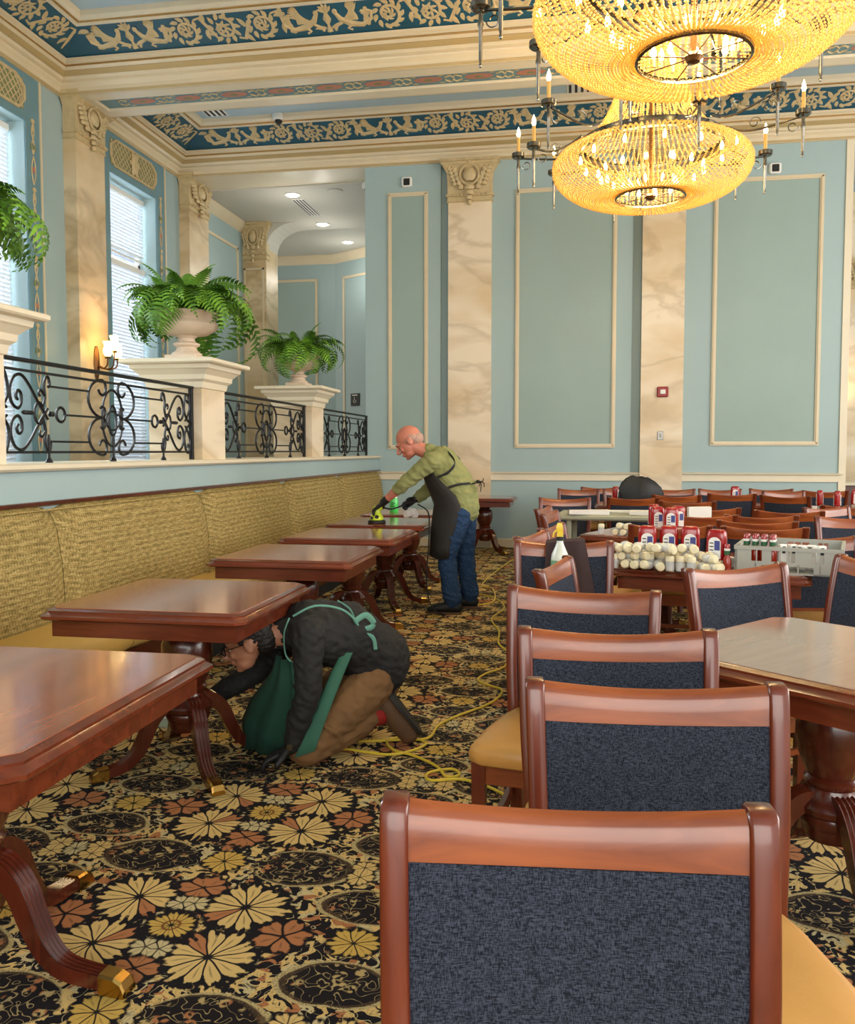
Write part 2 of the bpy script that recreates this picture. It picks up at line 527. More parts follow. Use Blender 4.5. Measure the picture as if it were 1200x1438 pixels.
    def build(s, name, mats, parent=None, smooth=True, angle=.7, loc=None, rot=None, mods=None):
        me = bpy.data.meshes.new(name); me.from_pydata(s.v, [], s.f)
        ms = mats if isinstance(mats, (list, tuple)) else [mats]
        for m_ in ms: me.materials.append(m_)
        if len(ms) > 1: me.polygons.foreach_set('material_index', s.mi)
        me.update()
        if smooth:
            me.shade_smooth(); me.set_sharp_from_angle(angle=angle)
        o = bpy.data.objects.new(name, me); C.objects.link(o)
        if parent: o.parent = parent
        if loc: o.location = loc
        if rot: o.rotation_euler = rot
        return o


def tag(o, label=None, cat=None, group=None, kind=None):
    if label: o['label'] = label
    if cat: o['category'] = cat
    if group: o['group'] = group
    if kind: o['kind'] = kind
    return o


def thing(name, label, cat, loc=(0, 0, 0), rz=0, group=None):
    o = bpy.data.objects.new(name, None); C.objects.link(o); o.empty_display_size = .1
    o.location = loc; o.rotation_euler = (0, 0, rz)
    return tag(o, label, cat, group)


def struct(name, mb, mat, smooth=False, parent=None):
    o = mb.build(name, mat, parent, smooth)
    if not parent: o['kind'] = 'structure'
    return o


def holder(name):
    o = bpy.data.objects.new(name, None); C.objects.link(o); o['kind'] = 'structure'; return o


KIDS = {}


def dup(root, loc, rz=None, label=None, group=None):
    r = root.copy(); C.objects.link(r); r.location = loc
    if rz is not None: r.rotation_euler = (0, 0, rz)
    if label: r['label'] = label
    if group: r['group'] = group
    for ch in (KIDS.get(root.name) or list(root.children)):
        c = ch.copy(); C.objects.link(c); c.parent = r
        for g in ch.children:
            d = g.copy(); C.objects.link(d); d.parent = c
    return r

# ------------------------------------------------------------ the room shell
XL, YF, XR, YB = -5.85, 12.1, 7.6, -4.6      # left wall, far wall, right and rear edges of what the photo can see
struct('floor', MB().box((-3.0, YB, -.1), (XR, YF + .1, 0)).box((3.3, YF + .1, -.1), (8, 16, 0)), M['carpet'])
struct('floor_raised', MB().box((-8.5, YB, .55), (-2.95, 18.5, .62)), M['stone'])

# half wall with ledge
struct('wall_half', MB().box((-3.32, YB, 0), (-2.82, YF, 1.262)), M['blue'])
lg = MB().rect([(0, 1.262), (.03, 1.262), (.045, 1.275), (.045, 1.295), (.03, 1.302), (0, 1.302)], -3.32, YB, -2.82, YF + .02)
struct('trim_ledge', lg, M['cream2'])

# far wall, with shallow channels beside the two pilasters
m = MB()
chan = [(-1.905, -1.785), (.74, .862)]
m.box((-3.0, YF, 0), (-1.905, YF + .3, 5.6)); m.box((-1.785, YF, 0), (.74, YF + .3, 5.6)); m.box((.862, YF, 0), (3.43, YF + .3, 5.6))
for a, b in chan: m.box((a, YF + .07, 0), (b, YF + .3, 5.6))
struct('wall_far', m, M['blue'])
# chair rail and skirting pieces
m = MB()
for a, b in ((-2.85, -1.785), (-1.18, .862), (1.42, 3.44)):
    m.box((a, YF - .025, .955), (b, YF, 1.045)); m.rect([(0, 1.045), (.03, 1.05), (.035, 1.065), (.0, 1.075)], a, YF - .03, b, YF)
struct('trim_chair_rail', m, M['cream2'])
m = MB()
for a, b in ((-2.35, -1.785), (-1.18, .862), (1.42, 3.44)):
    m.box((a, YF - .02, 0), (b, YF, .10)); m.rect([(0, .10), (.012, .105), (0, .125)], a, YF - .02, b, YF)
struct('baseboard_far', m, M['cream'])


def panel(name, x0, x1, z0, z1, y, parent=None):
    wd = .055
    f = MB()
    for (a, b, c, d) in ((x0, z0, x1, z0 + wd), (x0, z1 - wd, x1, z1), (x0, z0 + wd, x0 + wd, z1 - wd), (x1 - wd, z0 + wd, x1, z1 - wd)):
        f.box((a, y - .022, b), (c, y + .002, d))
        if c - a > d - b: f.box((a + .015, y - .034, b + .016), (c - .015, y - .02, d - .016))
        else: f.box((a + .016, y - .034, b - .03), (c - .016, y - .02, d + .03))
    o = struct(name, f, M['cream'])
    struct('panel_field', MB().box((x0 + wd, y - .006, z0 + wd), (x1 - wd, y + .002, z1 - wd)), M['blue_panel'], parent=o)
    return o


panel('trim_panel_narrow', -2.665, -2.085, 1.395, 5.02, YF)
panel('trim_panel_middle', -.85, .53, 1.41, 4.985, YF)
panel('trim_panel_right', 1.79, 3.17, 1.44, 4.985, YF)


def capital(parent, x0, x1, y, z0, z1, T=None, proj=.05):
    """moulded capital with a shield and drop on the front, leaves at the corners (local: front faces -Y)"""
    m = MB(); w_ = x1 - x0; h = z1 - z0; cx = (x0 + x1) / 2; d = .14
    loops = []
    for o, z in ((.008, 0), (.02, .02), (.01, .04), (.01, .13), (.03, .14), (.03, .2), (.01, .21), (.01, .5), (.02, .7), (.07, .86), (.09, .88), (.09, .92), (.11, .93), (.11, 1.0)):
        loops.append([(x0 - o, y - o, z0 + z * h), (x1 + o, y - o, z0 + z * h), (x1 + o, y + d, z0 + z * h), (x0 - o, y + d, z0 + z * h)])
    m.loft(loops)
    # dentils
    n = 12
    for i in range(n):
        xx = x0 - .08 + (w_ + .16) * (i + .25) / n
        m.box((xx, y - .125, z0 + .93 * h), (xx + .018, y - .1, z0 + .965 * h))
    g = MB()
    g.ball((cx, y - .05, z0 + .62 * h), (w_ * .16, .05, h * .17), 12)
    g.tube([(cx + w_ * .22 * cos(a), y - .07, z0 + (.62 + .24 * sin(a)) * h) for a in [2 * pi * i / 14 for i in range(14)]], .014, 6, closed=True)
    g.ball((cx, y - .09, z0 + .9 * h), (.03, .02, .03), 8)
    for k in range(4): g.ball((cx, y - .05, z0 + (.33 - .12 * k) * h), (w_ * (.13 - .025 * k), .035, h * .07), 8)
    for s_ in (-1, 1):
        for k in range(5):
            g.ball((cx + s_ * w_ * (.2 + .035 * k), y - .045, z0 + (.34 + .1 * k) * h), (w_ * .07, .03, h * .075), 8)
            g.ball((cx + s_ * w_ * (.34 + .03 * k), y - .04, z0 + (.42 + .09 * k) * h), (w_ * .06, .03, h * .06), 8)
        g.tube([(cx + s_ * (w_ * .42 + .035 * cos(a) * (1 - a / 9)), y - .06, z0 + .8 * h + .035 * sin(a) * (1 - a / 9)) for a in [i * .5 for i in range(13)]], .011, 6)
        for k in range(4): g.ball((cx + s_ * w_ * .1 * (k + 1), y - .035, z0 + .17 * h), (w_ * .035, .025, h * .03), 6)
    if T:
        for q in (m, g): q.v = [tuple(T @ V(p)) for p in q.v]
    o = struct('capital', m, M['gilt'], True, parent) if parent else struct('trim_capital', m, M['gilt'], True)
    g.build('capital_relief', M['gilt'], o)
    return o


def pilaster_far(name, x0, x1, seam):
    m = MB().box((x0, YF - .09, .1), (x1, YF + .02, seam - .004)).box((x0, YF - .09, seam + .004), (x1, YF + .02, 5.42)).box((x0 + .004, YF - .086, seam - .01), (x1 - .004, YF + .02, seam + .01))
    o = struct(name, m, M['marble_w'])
    struct('plinth', MB().rect([(0, 0), (.02, 0), (.02, .09), (.01, .12), (0, .12)], x0, YF - .09, x1, YF + .02), M['cream'], parent=o)
    capital(o, x0, x1, YF - .09, 4.82, 5.4)


pilaster_far('trim_pilaster_near_man', -1.785, -1.18, 2.55)
pilaster_far('trim_pilaster_middle', .862, 1.42, 2.56)

# left wall with window openings; windows 1 and 2 show, the third is nearer than the frame
WIN = [(4.2, 5.5), (7.2, 8.49), (10.17, 11.39)]
Z0w, Z1w = .95, 4.9
m = MB(); ys = [YB]
for a, b in WIN: ys += [a, b]
ys.append(14.6)
for i in range(0, len(ys), 2): m.box((XL - .32, ys[i], .5), (XL, ys[i + 1], 6.0))
for a, b in WIN: m.box((XL - .32, a, .5), (XL, b, Z0w)).box((XL - .32, a, Z1w), (XL, b, 6.0))
struct('wall_left', m, M['blue'])


def vine_strip(m, X, y, z0, z1, wd=.1):
    """painted plaster vine: knots, loops and hanging drops up the border"""
    n = int((z1 - z0) / .62)
    for k in range(n):
        zb = z0 + (z1 - z0) * k / n; h = (z1 - z0) / n
        for s_ in (-1, 1):
            m.tube([(X + .004, y + s_ * wd * .33 * sin(pi * i / 10), zb + h * (.05 + .42 * i / 10)) for i in range(11)], .008, 4)
            m.tube([(X + .004, y + s_ * wd * .22 * sin(2 * pi * i / 10), zb + h * (.5 + .45 * i / 10)) for i in range(11)], .009, 4)
        m.cur = 1; m.ball((X + .006, y, zb + h * .27), (.012, .026, .04), 6)
        m.cur = 2
        for s_ in (-1, 1): m.ball((X + .006, y + s_ * wd * .28, zb + h * .6), (.01, .02, .045), 6)
        m.cur = 0
        m.ball((X + .006, y, zb + h * .98), (.012, .035, .03), 6); m.ball((X + .006, y, zb + h * .86), (.012, .02, .04), 6)


for i, (a, b) in enumerate(WIN[1:], 1):
    # border panel round the window
    y0, y1 = a - .32, b + .24
    m = MB()
    m.box((XL - .004, y0, 1.0), (XL + .012, a, 5.4)).box((XL - .004, b, 1.0), (XL + .012, y1, 5.4)).box((XL - .004, a, Z1w), (XL + .012, b, 5.4))
    bo = struct('trim_window_border', m, M['slate'])
    e = MB()
    for yy in (y0 - .03, y1): e.box((XL, yy, 1.0), (XL + .025, yy + .03, 5.4))
    struct('border_edge', e, M['cream'], parent=bo)
    v_ = MB(); vine_strip(v_, XL + .012, a - .16, 1.3, 4.95); vine_strip(v_, XL + .012, b + .12, 1.3, 4.95)
    vb = v_.build('vine_relief', [M['gilt'], M['rose'], M['leafg']], bo)
    # lattice cartouche over the window head
    c = MB(); cy = (a + b) / 2; zc = 5.17; hw = (b - a) / 2 - .02; hh = .165
    out = [(-hw, -.06), (-hw + .1, -hh), (hw - .1, -hh), (hw, -.06), (hw, .08), (hw - .14, hh), (-hw + .14, hh), (-hw, .08)]
    c.tube([(XL + .02, cy + p, zc + q) for p, q in out], .018, 6, closed=True)
    for k in range(-12, 13):
        for s_ in (-1, 1):
            p0 = k * .09
            seg_ = [(p0 + s_ * q, q) for q in (-hh + .015, 0, hh - .015)]
            seg_ = [(max(-hw + .03, min(hw - .03, p)), q) for p, q in seg_]
            if abs(seg_[0][0] - seg_[2][0]) > .1: c.tube([(XL + .016, cy + p, zc + q) for p, q in seg_], .007, 4)
    co2 = c.build('lattice_cartouche', M['gilt'], bo)
    s2 = MB().ball((XL + .03, cy, zc), (.03, .085, .15), 12)
    for k in range(6): s2.ball((XL + .03, cy + .1 * cos(k * pi / 3), zc + .14 * sin(k * pi / 3)), (.02, .03, .04), 8)
    s2.build('shield_relief', M['gilt'], bo)
    MB().box((XL + .002, cy - hw, zc - hh), (XL + .013, cy + hw, zc + hh)).build('cartouche_field', M['leafg'], bo, False)
    # the window itself
    wn = holder('window_%d' % i)
    fr = MB()
    for (p, q, r_, s_) in ((a, Z0w, a + .05, Z1w), (b - .05, Z0w, b, Z1w), (a, Z1w - .05, b, Z1w), (a, Z0w, b, Z0w + .05), (a, 3.9, b, 3.98)):
        fr.box((XL - .30, p, q), (XL - .25, r_, s_))
    fr.build('window_frame', M['white'], wn, False)
    MB().box((XL - .285, a + .05, Z0w + .05), (XL - .279, b - .05, Z1w - .05)).build('pane', glass('window_glass', (130, 156, 186), .1, .38), wn, False)  # blue-grey tint stands in for the shade between the blind slats
    # two slatted blinds, one above the other
    for (zt, zb) in ((4.86, 4.0), (3.9, 1.0)):
        top = zt > 4.5
        bl = thing('window_blind', ('upper' if top else 'lower') + (' white slatted blind in the tall window beside the wall sconce' if i == 2 else ' white slatted blind in the window at the left edge of the picture'), 'blind', (XL - .19, a, zt), 0, 'white slatted window blinds')
        MB().rbox((-.03, .03, -.07), (.03, b - a - .03, 0), .004).build('head_rail', M['white'], bl, False)
        sl = None; z = -.09
        while z > zb - zt + .03:
            if sl is None:
                sl = MB().loft([[(-.014, yy, -.021), (.002, yy, .003), (.017, yy, .020), (.019, yy, .018), (.003, yy, -.001), (-.012, yy, -.023)] for yy in (.035, b - a - .035)]).build('slat', M['slat'], bl, True)
                sl.location = (0, 0, z)
            else:
                k_ = sl.copy(); C.objects.link(k_); k_.parent = bl; k_.location = (0, 0, z)
            z -= .047
        MB().rbox((-.022, .03, zb - zt - .01), (.022, b - a - .03, zb - zt + .015), .004).build('bottom_rail', M['white'], bl, False)
        for yy in (.18, b - a - .18): MB().tube([(.02, yy, -.05), (.02, yy, zb - zt)], .0025, 4).build('ladder_cord', M['white'], bl)
    sm = MB().rbox((XL - .3, a - .03, Z0w - .04), (XL + .05, b + .03, Z0w), .008); sm.build('window_sill', M['cream2'], wn, False)


def pilaster_left(name, y0, y1):
    X0 = XL + .16
    m = MB().box((XL - .02, y0, .62), (X0, y1, 5.45))
    o = struct(name, m, M['marble'])
    # capital: built facing -Y, turned to face +X
    T = Matrix.Translation((X0, (y0 + y1) / 2, 0)) @ Matrix.Rotation(R(90), 4, 'Z')
    capital(o, -(y1 - y0) / 2, (y1 - y0) / 2, 0, 4.95, 5.46, T)
    return o


for k, (a, b) in enumerate(((3.3, 3.9), (6.3, 6.9), (9.19, 9.80), (12.12, 12.8))):
    pilaster_left('trim_pilaster_%s' % ('one', 'two', 'three', 'four')[k], a, b)

# ------------------------------------------------------------ ceiling: bays, cornices, coves, beams
BAYS = [(9.76, YF), (6.84, 9.14), (3.92, 6.22), (1.0, 3.3), (-4.6, .4)]
m = MB()
for a, b in BAYS: m.box((XL, a, 5.95), (XR, b, 6.05))
struct('ceiling', m, M['blue_light'])
CORN = [(.0, 5.40), (.03, 5.40), (.035, 5.425), (.05, 5.43), (.055, 5.47), (.085, 5.50), (.09, 5.515), (.13, 5.53), (.15, 5.56), (.21, 5.595), (.235, 5.62), (.24, 5.66), (.265, 5.675), (.27, 5.70), (.235, 5.705)]
COVE = [(.235, 5.70), (.33, 5.735), (.45, 5.79), (.56, 5.845), (.62, 5.87)]
FRAME = [(.60, 5.862), (.605, 5.85), (.65, 5.85), (.66, 5.865), (.70, 5.87), (.72, 5.90), (.73, 5.95)]
for k, (a, b) in enumerate(BAYS):
    nm = ('far', 'second', 'third', 'fourth', 'rear')[k]
    c = struct('trim_cornice_' + nm, MB().ring(CORN, XL, a, XR, b), M['cream'])
    MB().ring([(.237, 5.622), (.243, 5.63), (.243, 5.64), (.237, 5.645)], XL, a, XR, b).build('gilt_line', M['goldline'], c)
    MB().ring([(.152, 5.560), (.212, 5.593), (.214, 5.588), (.156, 5.555)], XL, a, XR, b).build('cornice_shade', M['khakishade'], c)  # strips coloured like the shade in the mouldings
    MB().ring([(.034, 5.404), (.036, 5.424), (.049, 5.429), (.051, 5.426), (.039, 5.402)], XL, a, XR, b).build('cornice_shade', M['khakishade'], c)
    c2 = struct('trim_cove_' + nm, MB().ring(COVE, XL, a, XR, b), M['cove'])
    f = struct('trim_ceiling_frame_' + nm, MB().ring(FRAME, XL, a, XR, b), M['cream2'])
    MB().ring([(.655, 5.862), (.66, 5.855), (.672, 5.857), (.68, 5.867)], XL, a, XR, b).build('gilt_line', M['goldline'], f)
# beams between the bays, with a stencilled band set into the underside
for k, (a, b) in enumerate(((9.14, 9.76), (6.22, 6.84), (3.3, 3.92), (.4, 1.0))):
    m = MB()
    m.box((XL, a, 5.40), (XR, a + .16, 6.05)).box((XL, b - .16, 5.40), (XR, b, 6.05)).box((XL, a + .16, 5.43), (XR, b - .16, 6.05)).box((XL, a + .16, 5.40), (XL + .35, b - .16, 5.44))
    o = struct('ceiling_beam_%s' % ('front', 'second', 'third', 'fourth')[k], m, M['cream2'])
    MB().box((XL + .37, a + .18, 5.422), (XR, b - .18, 5.432)).build('stencil_band', M['rose'] if False else M['slate'], o, False)
    if k == 0:
        s = MB(); x = XL + .6
        i = 0
        while x < 4.5:
            yc = (a + b) / 2
            s.cur = 1
            s.ball((x + .26, yc, 5.421), (.17, .075, .004), 10)
            s.cur = 2; s.ball((x + .26, yc, 5.418), (.05, .03, .004), 8); s.cur = 0
            for sx in (-1, 1):
                for sy in (-1, 1):
                    s.tube([(x + .26 + sx * (.19 + .1 * t_ / 8), yc + sy * (.02 + .055 * sin(pi * t_ / 8)), 5.42) for t_ in range(9)], .008, 4)
                    s.ball((x + .26 + sx * .21, yc + sy * .05, 5.42), (.035, .018, .004), 6)
                    s.ball((x + .26 + sx * .15, yc + sy * .085, 5.42), (.04, .012, .004), 6)
            x += .56
        s.build('stencil_ornament', [M['gilt'], M['rose'], M['leafg']], o)
# beam over the opening on the far left
struct('ceiling_beam_far', MB().box((XL, YF, 5.40), (-3.0, YF + .6, 6.0)).box((-3.05, YF + .02, 5.55), (XR, YF + .6, 6.0)), M['cream2'])

# gilt scroll relief for the coves, made once in a flat frame (u along, v up) and copied
def spiral(cx, cy, r0, a0, turns, sgn=1, n=22, rend=.12):
    return [(cx + r0 * (1 - (1 - rend) * i / n) * cos(a0 + sgn * 2 * pi * turns * i / n), cy + r0 * (1 - (1 - rend) * i / n) * sin(a0 + sgn * 2 * pi * turns * i / n)) for i in range(n + 1)]


def leaf(m, x, y, a, l, wd, h=.006):
    n = 5
    m.ribbon([(x + cos(a + .25 * i / n) * l * i / n, y + sin(a + .25 * i / n) * l * i / n) for i in range(n + 1)], [wd * (.35 + sin(pi * min(1, (i + .4) / n)) * .75) if i < n else .001 for i in range(n + 1)], h)


def rinceau(kind):
    m = MB()
    if kind == 0:       # scrolls with flowers
        for s_, cx in ((1, .0), (-1, .42), (1, .84)):
            sp_ = spiral(cx, 0, .135, pi * .5 * s_ + pi, 1.35, s_)
            m.ribbon(sp_, [.019 - .009 * i / len(sp_) for i in range(len(sp_))])
            for k in range(6):
                a = 2 * pi * k / 6; m.ball((cx + .032 * cos(a), .032 * sin(a), .006), (.02, .02, .006), 6)
            for k in range(11):
                a = 2 * pi * k / 11 + .3; leaf(m, cx + .115 * cos(a), .115 * sin(a), a + .9 * s_, .085, .022)
            for k in range(7):
                a = 2 * pi * k / 7 + .1; leaf(m, cx + .045 * cos(a), .045 * sin(a), a + 1.2 * s_, .06, .014)
            m.ribbon([(cx + .13, .12 * s_), (cx + .2, .14 * s_), (cx + .28, -.02 * s_), (cx + .33, -.13 * s_)], [.012, .02, .02, .01])
            leaf(m, cx + .22, .08 * s_, 1.2 * s_, .12, .024); leaf(m, cx + .24, 0, -1.9 * s_, .12, .024)
    else:               # a pair of winged beasts facing a vase
        for s_ in (-1, 1):
            T = lambda u, v: (.5 + s_ * u, v)
            for k in range(9):      # wing feathers
                a = 2.55 - .16 * k
                x, y = T(.17 + .018 * k, -.03)
                aa = a if s_ > 0 else pi - a
                leaf(m, x, y, pi - aa, .25 - .008 * k, .022, .008)
            b = [T(.1, .06), T(.14, -.01), T(.24, -.07), T(.36, -.09), T(.46, -.03), T(.47, .05), T(.42, .07)]
            m.ribbon(b, [.02, .03, .036, .026, .02, .016, .012], .012)
            m.ball((*T(.1, .08), .008), (.028, .032, .012), 8)
            m.ribbon([T(.15, -.05), T(.09, -.08), T(.06, -.13)], [.018, .014, .016], .01)
            m.ribbon([T(.24, -.08), T(.2, -.12), T(.24, -.14)], [.02, .014, .014], .01)
            for k in range(5): x, y = T(.38 + .02 * k, -.05 + .02 * k); leaf(m, x, y, (.9 + .5 * k) if s_ > 0 else pi - .9 - .5 * k, .1, .02)
        m.ribbon([(.5, -.14), (.5, -.06), (.5, .0), (.5, .06), (.5, .12)], [.035, .012, .045, .02, .05], .012)
        for k in range(4): leaf(m, .5 + .42 * (1 if k % 2 else -1), -.1 + .2 * (k // 2), 1.5 * k, .13, .026)
        for k in range(5): leaf(m, .5, .08, .5 + .53 * k, .09, .02, .01)
        for s_ in (-1, 1): leaf(m, .5 + s_ * .03, -.1, pi / 2 - s_ * 1.3, .12, .02)
    return m


def cove_frame(u0, axis, base):
    """place (u, v, h) on the sloping cove; v in [-.15,.15] runs up the slope"""
    s_in0, z_in0, s_in1, z_in1 = .27, 5.712, .60, 5.862
    dirv = V((0, -(s_in1 - s_in0), z_in1 - z_in0)).normalized()      # far cove: inwards is -Y
    mid = V((0, -(s_in0 + s_in1) / 2, (z_in0 + z_in1) / 2))
    nrm = V((0, -dirv.z, dirv.y)).normalized()
    if nrm.z > 0: nrm = -nrm
    Mx = Matrix(((1, 0, 0, 0), (0, dirv.y, nrm.y, mid.y), (0, dirv.z, nrm.z, mid.z), (0, 0, 0, 1)))
    if axis == 'far': return Matrix.Translation((u0, base, 0)) @ Mx
    # left cove: inwards is +X
    return Matrix.Translation((XL, u0, 0)) @ Matrix.Rotation(R(90), 4, 'Z') @ Mx


proto = [None, None]


def put_scroll(kind, T, par):
    if proto[kind] is None:
        mb = rinceau(kind)
        if kind == 0: mb.v = [(x, y * 1.02, z + .004) for x, y, z in mb.v]
        else: mb.v = [(x, y * 1.05, z + .004) for x, y, z in mb.v]
        proto[kind] = mb.build('scroll_relief' if kind == 0 else 'winged_relief', M['gilt'])
        o = proto[kind]
    else:
        o = proto[kind].copy(); C.objects.link(o)
    o.parent = par; o.matrix_local = T
    return o


cv = {0: bpy.data.objects['trim_cove_far'], 1: bpy.data.objects['trim_cove_second']}
for k, yb in ((0, YF), (1, 9.14)):
    x = XL + .62; i = 0
    while x < 4.6:
        put_scroll(0 if i % 2 else 1, cove_frame(x if i % 2 == 0 else x + .12, 'far', yb), cv[k]); x += 1.02 if i % 2 == 0 else 1.16; i += 1
for k, (a, b) in ((0, BAYS[0]), (1, BAYS[1])):
    put_scroll(0, cove_frame(b - .62 - .98, 'left', 0), cv[k])
    put_scroll(1, cove_frame(a + .1 - .05, 'left', 0), cv[k]) if k else None

# ceiling vents, domed cameras
def vent(label, x, y, z, lx, ly, n, rz=0):
    t_ = thing('ceiling_vent', label, 'vent', (x, y, z), rz)
    MB().rbox((-lx / 2, -ly / 2, -.008), (lx / 2, ly / 2, 0), .002).build('vent_frame', M['white'], t_, False)
    for i in range(n):
        xx = -lx / 2 + lx * (i + .5) / n
        MB().box((xx - lx * .22 / n, -ly / 2 + .02, -.011), (xx + lx * .22 / n, ly / 2 - .02, -.0075)).build('slot', M['grille'], t_, False)


vent('slotted white air vent on the blue ceiling above the far left cove', -4.86, 11.0, 5.95, .3, .62, 4)
vent('slotted white air vent on the blue ceiling behind the nearer chandelier', .0, 11.1, 5.95, .3, .55, 4)
vent('slotted air vent in the grey corridor ceiling between the downlights', -4.41, 13.8, 5.38, .2, .95, 4)


def domecam(label, loc, tilt=0):
    t_ = thing('dome_camera', label, 'camera', loc)
    MB().lathe([(.0, 0), (.085, 0), (.09, -.02), (.085, -.06), (.065, -.075), (0, -.075)], seg=16).build('housing', M['white'], t_)
    MB().ball((0, 0, -.08), (.052, .052, .05), 12).build('lens_dome', M['black'], t_)


domecam('white dome camera with black lens on the blue ceiling of the far bay', (-4.04, 11.42, 5.95))
domecam('white dome camera at the top corner of the corridor opening', (-3.12, 12.75, 5.38))

# ------------------------------------------------------------ corridor beyond the opening
struct('ceiling_corridor', MB().box((-8.5, YF + .6, 5.38), (-2.9, 15.2, 5.5)).box((-8.5, 15.2, 5.56), (-2.0, 19, 5.66)), M['soffit'])
struct('wall_corridor_right', MB().box((-3.0, YF + .3, .6), (-2.7, 18.2, 5.6)), M['blue'])
m = MB().box((-8.5, 18, .6), (-5.13, 18.2, 5.6))
T = Matrix.Translation((-5.13, 18, 0)) @ Matrix.Rotation(R(-32), 4, 'Z')
m.box((0, 0, .6), (3.0, .2, 5.6), T)
struct('wall_corridor_back', m, M['blue'])
m = MB(); cr = [(0, 5.38), (.02, 5.40), (.08, 5.47), (.1, 5.54), (.1, 5.56), (0, 5.56)]
m.loft([[(x, 18 - o, z) for o, z in cr] for x in (-8.5, -5.10)])
m.loft([[tuple(T @ V((x, -o, z))) for o, z in cr] for x in (-.03, 3.0)])
struct('trim_crown_corridor', m, M['cream'])
struct('trim_crown_left', MB().loft([[(XL + o, y, z - .17) for o, z in cr] for y in (12.8, 14.6)]), M['cream'])
o = struct('trim_panel_corridor_left', MB().box((XL, 12.85, 4.86), (XL + .02, 14.35, 4.91)).box((XL, 14.3, 1.2), (XL + .02, 14.35, 4.9)), M['cream'])
panel('trim_panel_corridor', -7.6, -5.52, 1.3, 5.07, 18)
m = MB()
for a, b, c_, d in ((.25, 1.0, .3, 5.07), (.25, 5.02, 2.0, 5.07)): m.box((a, -.02, b), (c_, 0, d), T)
struct('trim_panel_corridor_right', m, M['cream'])
# pilaster at the corridor mouth, with a boxed shaft and capital
m = MB().box((-5.87, 14.6, .6), (-5.42, 15.2, 5.38)); m.box((-8.5, 14.66, .6), (-5.87, 15.2, 5.38))
o = struct('trim_pilaster_corridor', m, M['marble'])
m = MB()
for (a, b, c_, d) in ((-5.83, .7, -5.80, 4.6), (-5.49, .7, -5.46, 4.6), (-5.83, 4.57, -5.46, 4.6)): m.box((a, 14.585, b), (c_, 14.6, d))
struct('shaft_moulding', m, M['cream'], parent=o)
capital(o, -5.87, -5.42, 14.6, 4.74, 5.38)
# curved bracket from the pilaster into the corridor soffit
arc = [(-5.42 + .55 * (1 - cos(a)), 4.95 + .43 * sin(a)) for a in [i * pi / 16 for i in range(9)]]
struct('trim_corridor_arch', MB().prism([(-5.42, 5.38)] + [(-5.42, 4.95)] + arc[1:], 14.62, 15.2, 1), M['soffit'])
# doorway low in the back wall
m = MB().box((-6.75, 17.9, .62), (-6.6, 18, 2.62)).box((-6.25, 17.9, .62), (-6.1, 18, 2.62)).rect([(0, 2.62), (.06, 2.62), (.07, 2.68), (.12, 2.72), (.12, 2.76), (0, 2.76)], -6.9, 17.88, -6.02, 18)
struct('door_1', m, M['cream2'])
for (lb, x, y, z) in (('round downlight nearest in the corridor ceiling', -4.41, 13.08, 5.38), ('round downlight second along the corridor ceiling', -4.45, 14.84, 5.38), ('round downlight farthest along the corridor ceiling', -4.55, 16.9, 5.56)):
    t_ = thing('downlight', lb, 'downlight', (x, y, z), 0, 'recessed downlights in the corridor ceiling')
    MB().lathe([(.0, 0), (.125, 0), (.13, -.01), (.10, -.012), (0, -.012)], seg=24).build('bezel', M['white'], t_)
    MB().lathe([(0, -.010), (.095, -.010), (.095, -.016), (0, -.018)], seg=24).build('lens', M['down'], t_)
    point('downlight_lamp', (x, y, z - .7), 9, (1, .95, .86), .1)
t_ = MB().lathe([(0, 0), (.12, 0), (.12, -.012), (.1, -.016), (0, -.016)], (-3.7, 13.0, 5.38), 24).build('ceiling_speaker', M['soffit'])
tag(t_, 'flat round speaker plate in the corridor ceiling', 'speaker')
# accessible-route sign on the return of the opening
t_ = thing('accessible_sign', 'small dark accessible route sign on the blue corridor wall', 'sign', tuple(T @ V((.62, -.012, 2.45))), R(-32))
MB().box((-.13, -.008, -.13), (.13, .008, .13)).build('sign_plate', M['black'], t_, False)
g = MB(); g.ball((-.01, -.012, .045), (.012, .004, .012), 8)
g.tube([(-.01, -.012, .03), (-.01, -.012, -.01), (.03, -.012, -.012), (.045, -.012, -.045)], .006, 6)
g.tube([(-.005 + .035 * cos(a), -.012, -.03 + .035 * sin(a)) for a in [R(130) + i * .33 for i in range(13)]], .005, 6)
g.box((-.08, -.012, .085), (.08, -.008, .105))
g.build('wheelchair_symbol', M['label'], t_)

# ------------------------------------------------------------ beyond the right end of the far wall
struct('wall_right_recess', MB().box((3.3, 14.6, 0), (9, 14.8, 6.0)), M['blue'])
struct('trim_corner_post', MB().box((3.43, YF - .02, 0), (3.52, YF + .32, 5.42)), M['cream2'])
struct('ceiling_recess', MB().box((3.4, YF + .6, 5.55), (9, 14.8, 5.7)), M['soffit'])
m = MB().box((4.15, 14.5, 0), (4.55, 14.62, 5.4)); o = struct('trim_pilaster_recess', m, M['marble_w'])
capital(o, 4.15, 4.55, 14.5, 3.9, 4.35)
struct('trim_chair_rail_recess', MB().box((3.3, 14.56, .95), (4.15, 14.6, 1.07)), M['cream2'])

# small fittings on the far wall
def sensor(label, x, z):
    t_ = thing('wall_sensor', label, 'sensor', (x, YF, z))
    MB().rbox((-.075, -.05, -.07), (.075, 0, .07), .015).build('sensor_housing', M['white'], t_, False)
    MB().rbox((-.045, -.058, -.05), (.045, -.045, .045), .008).build('sensor_window', M['black'], t_, False)


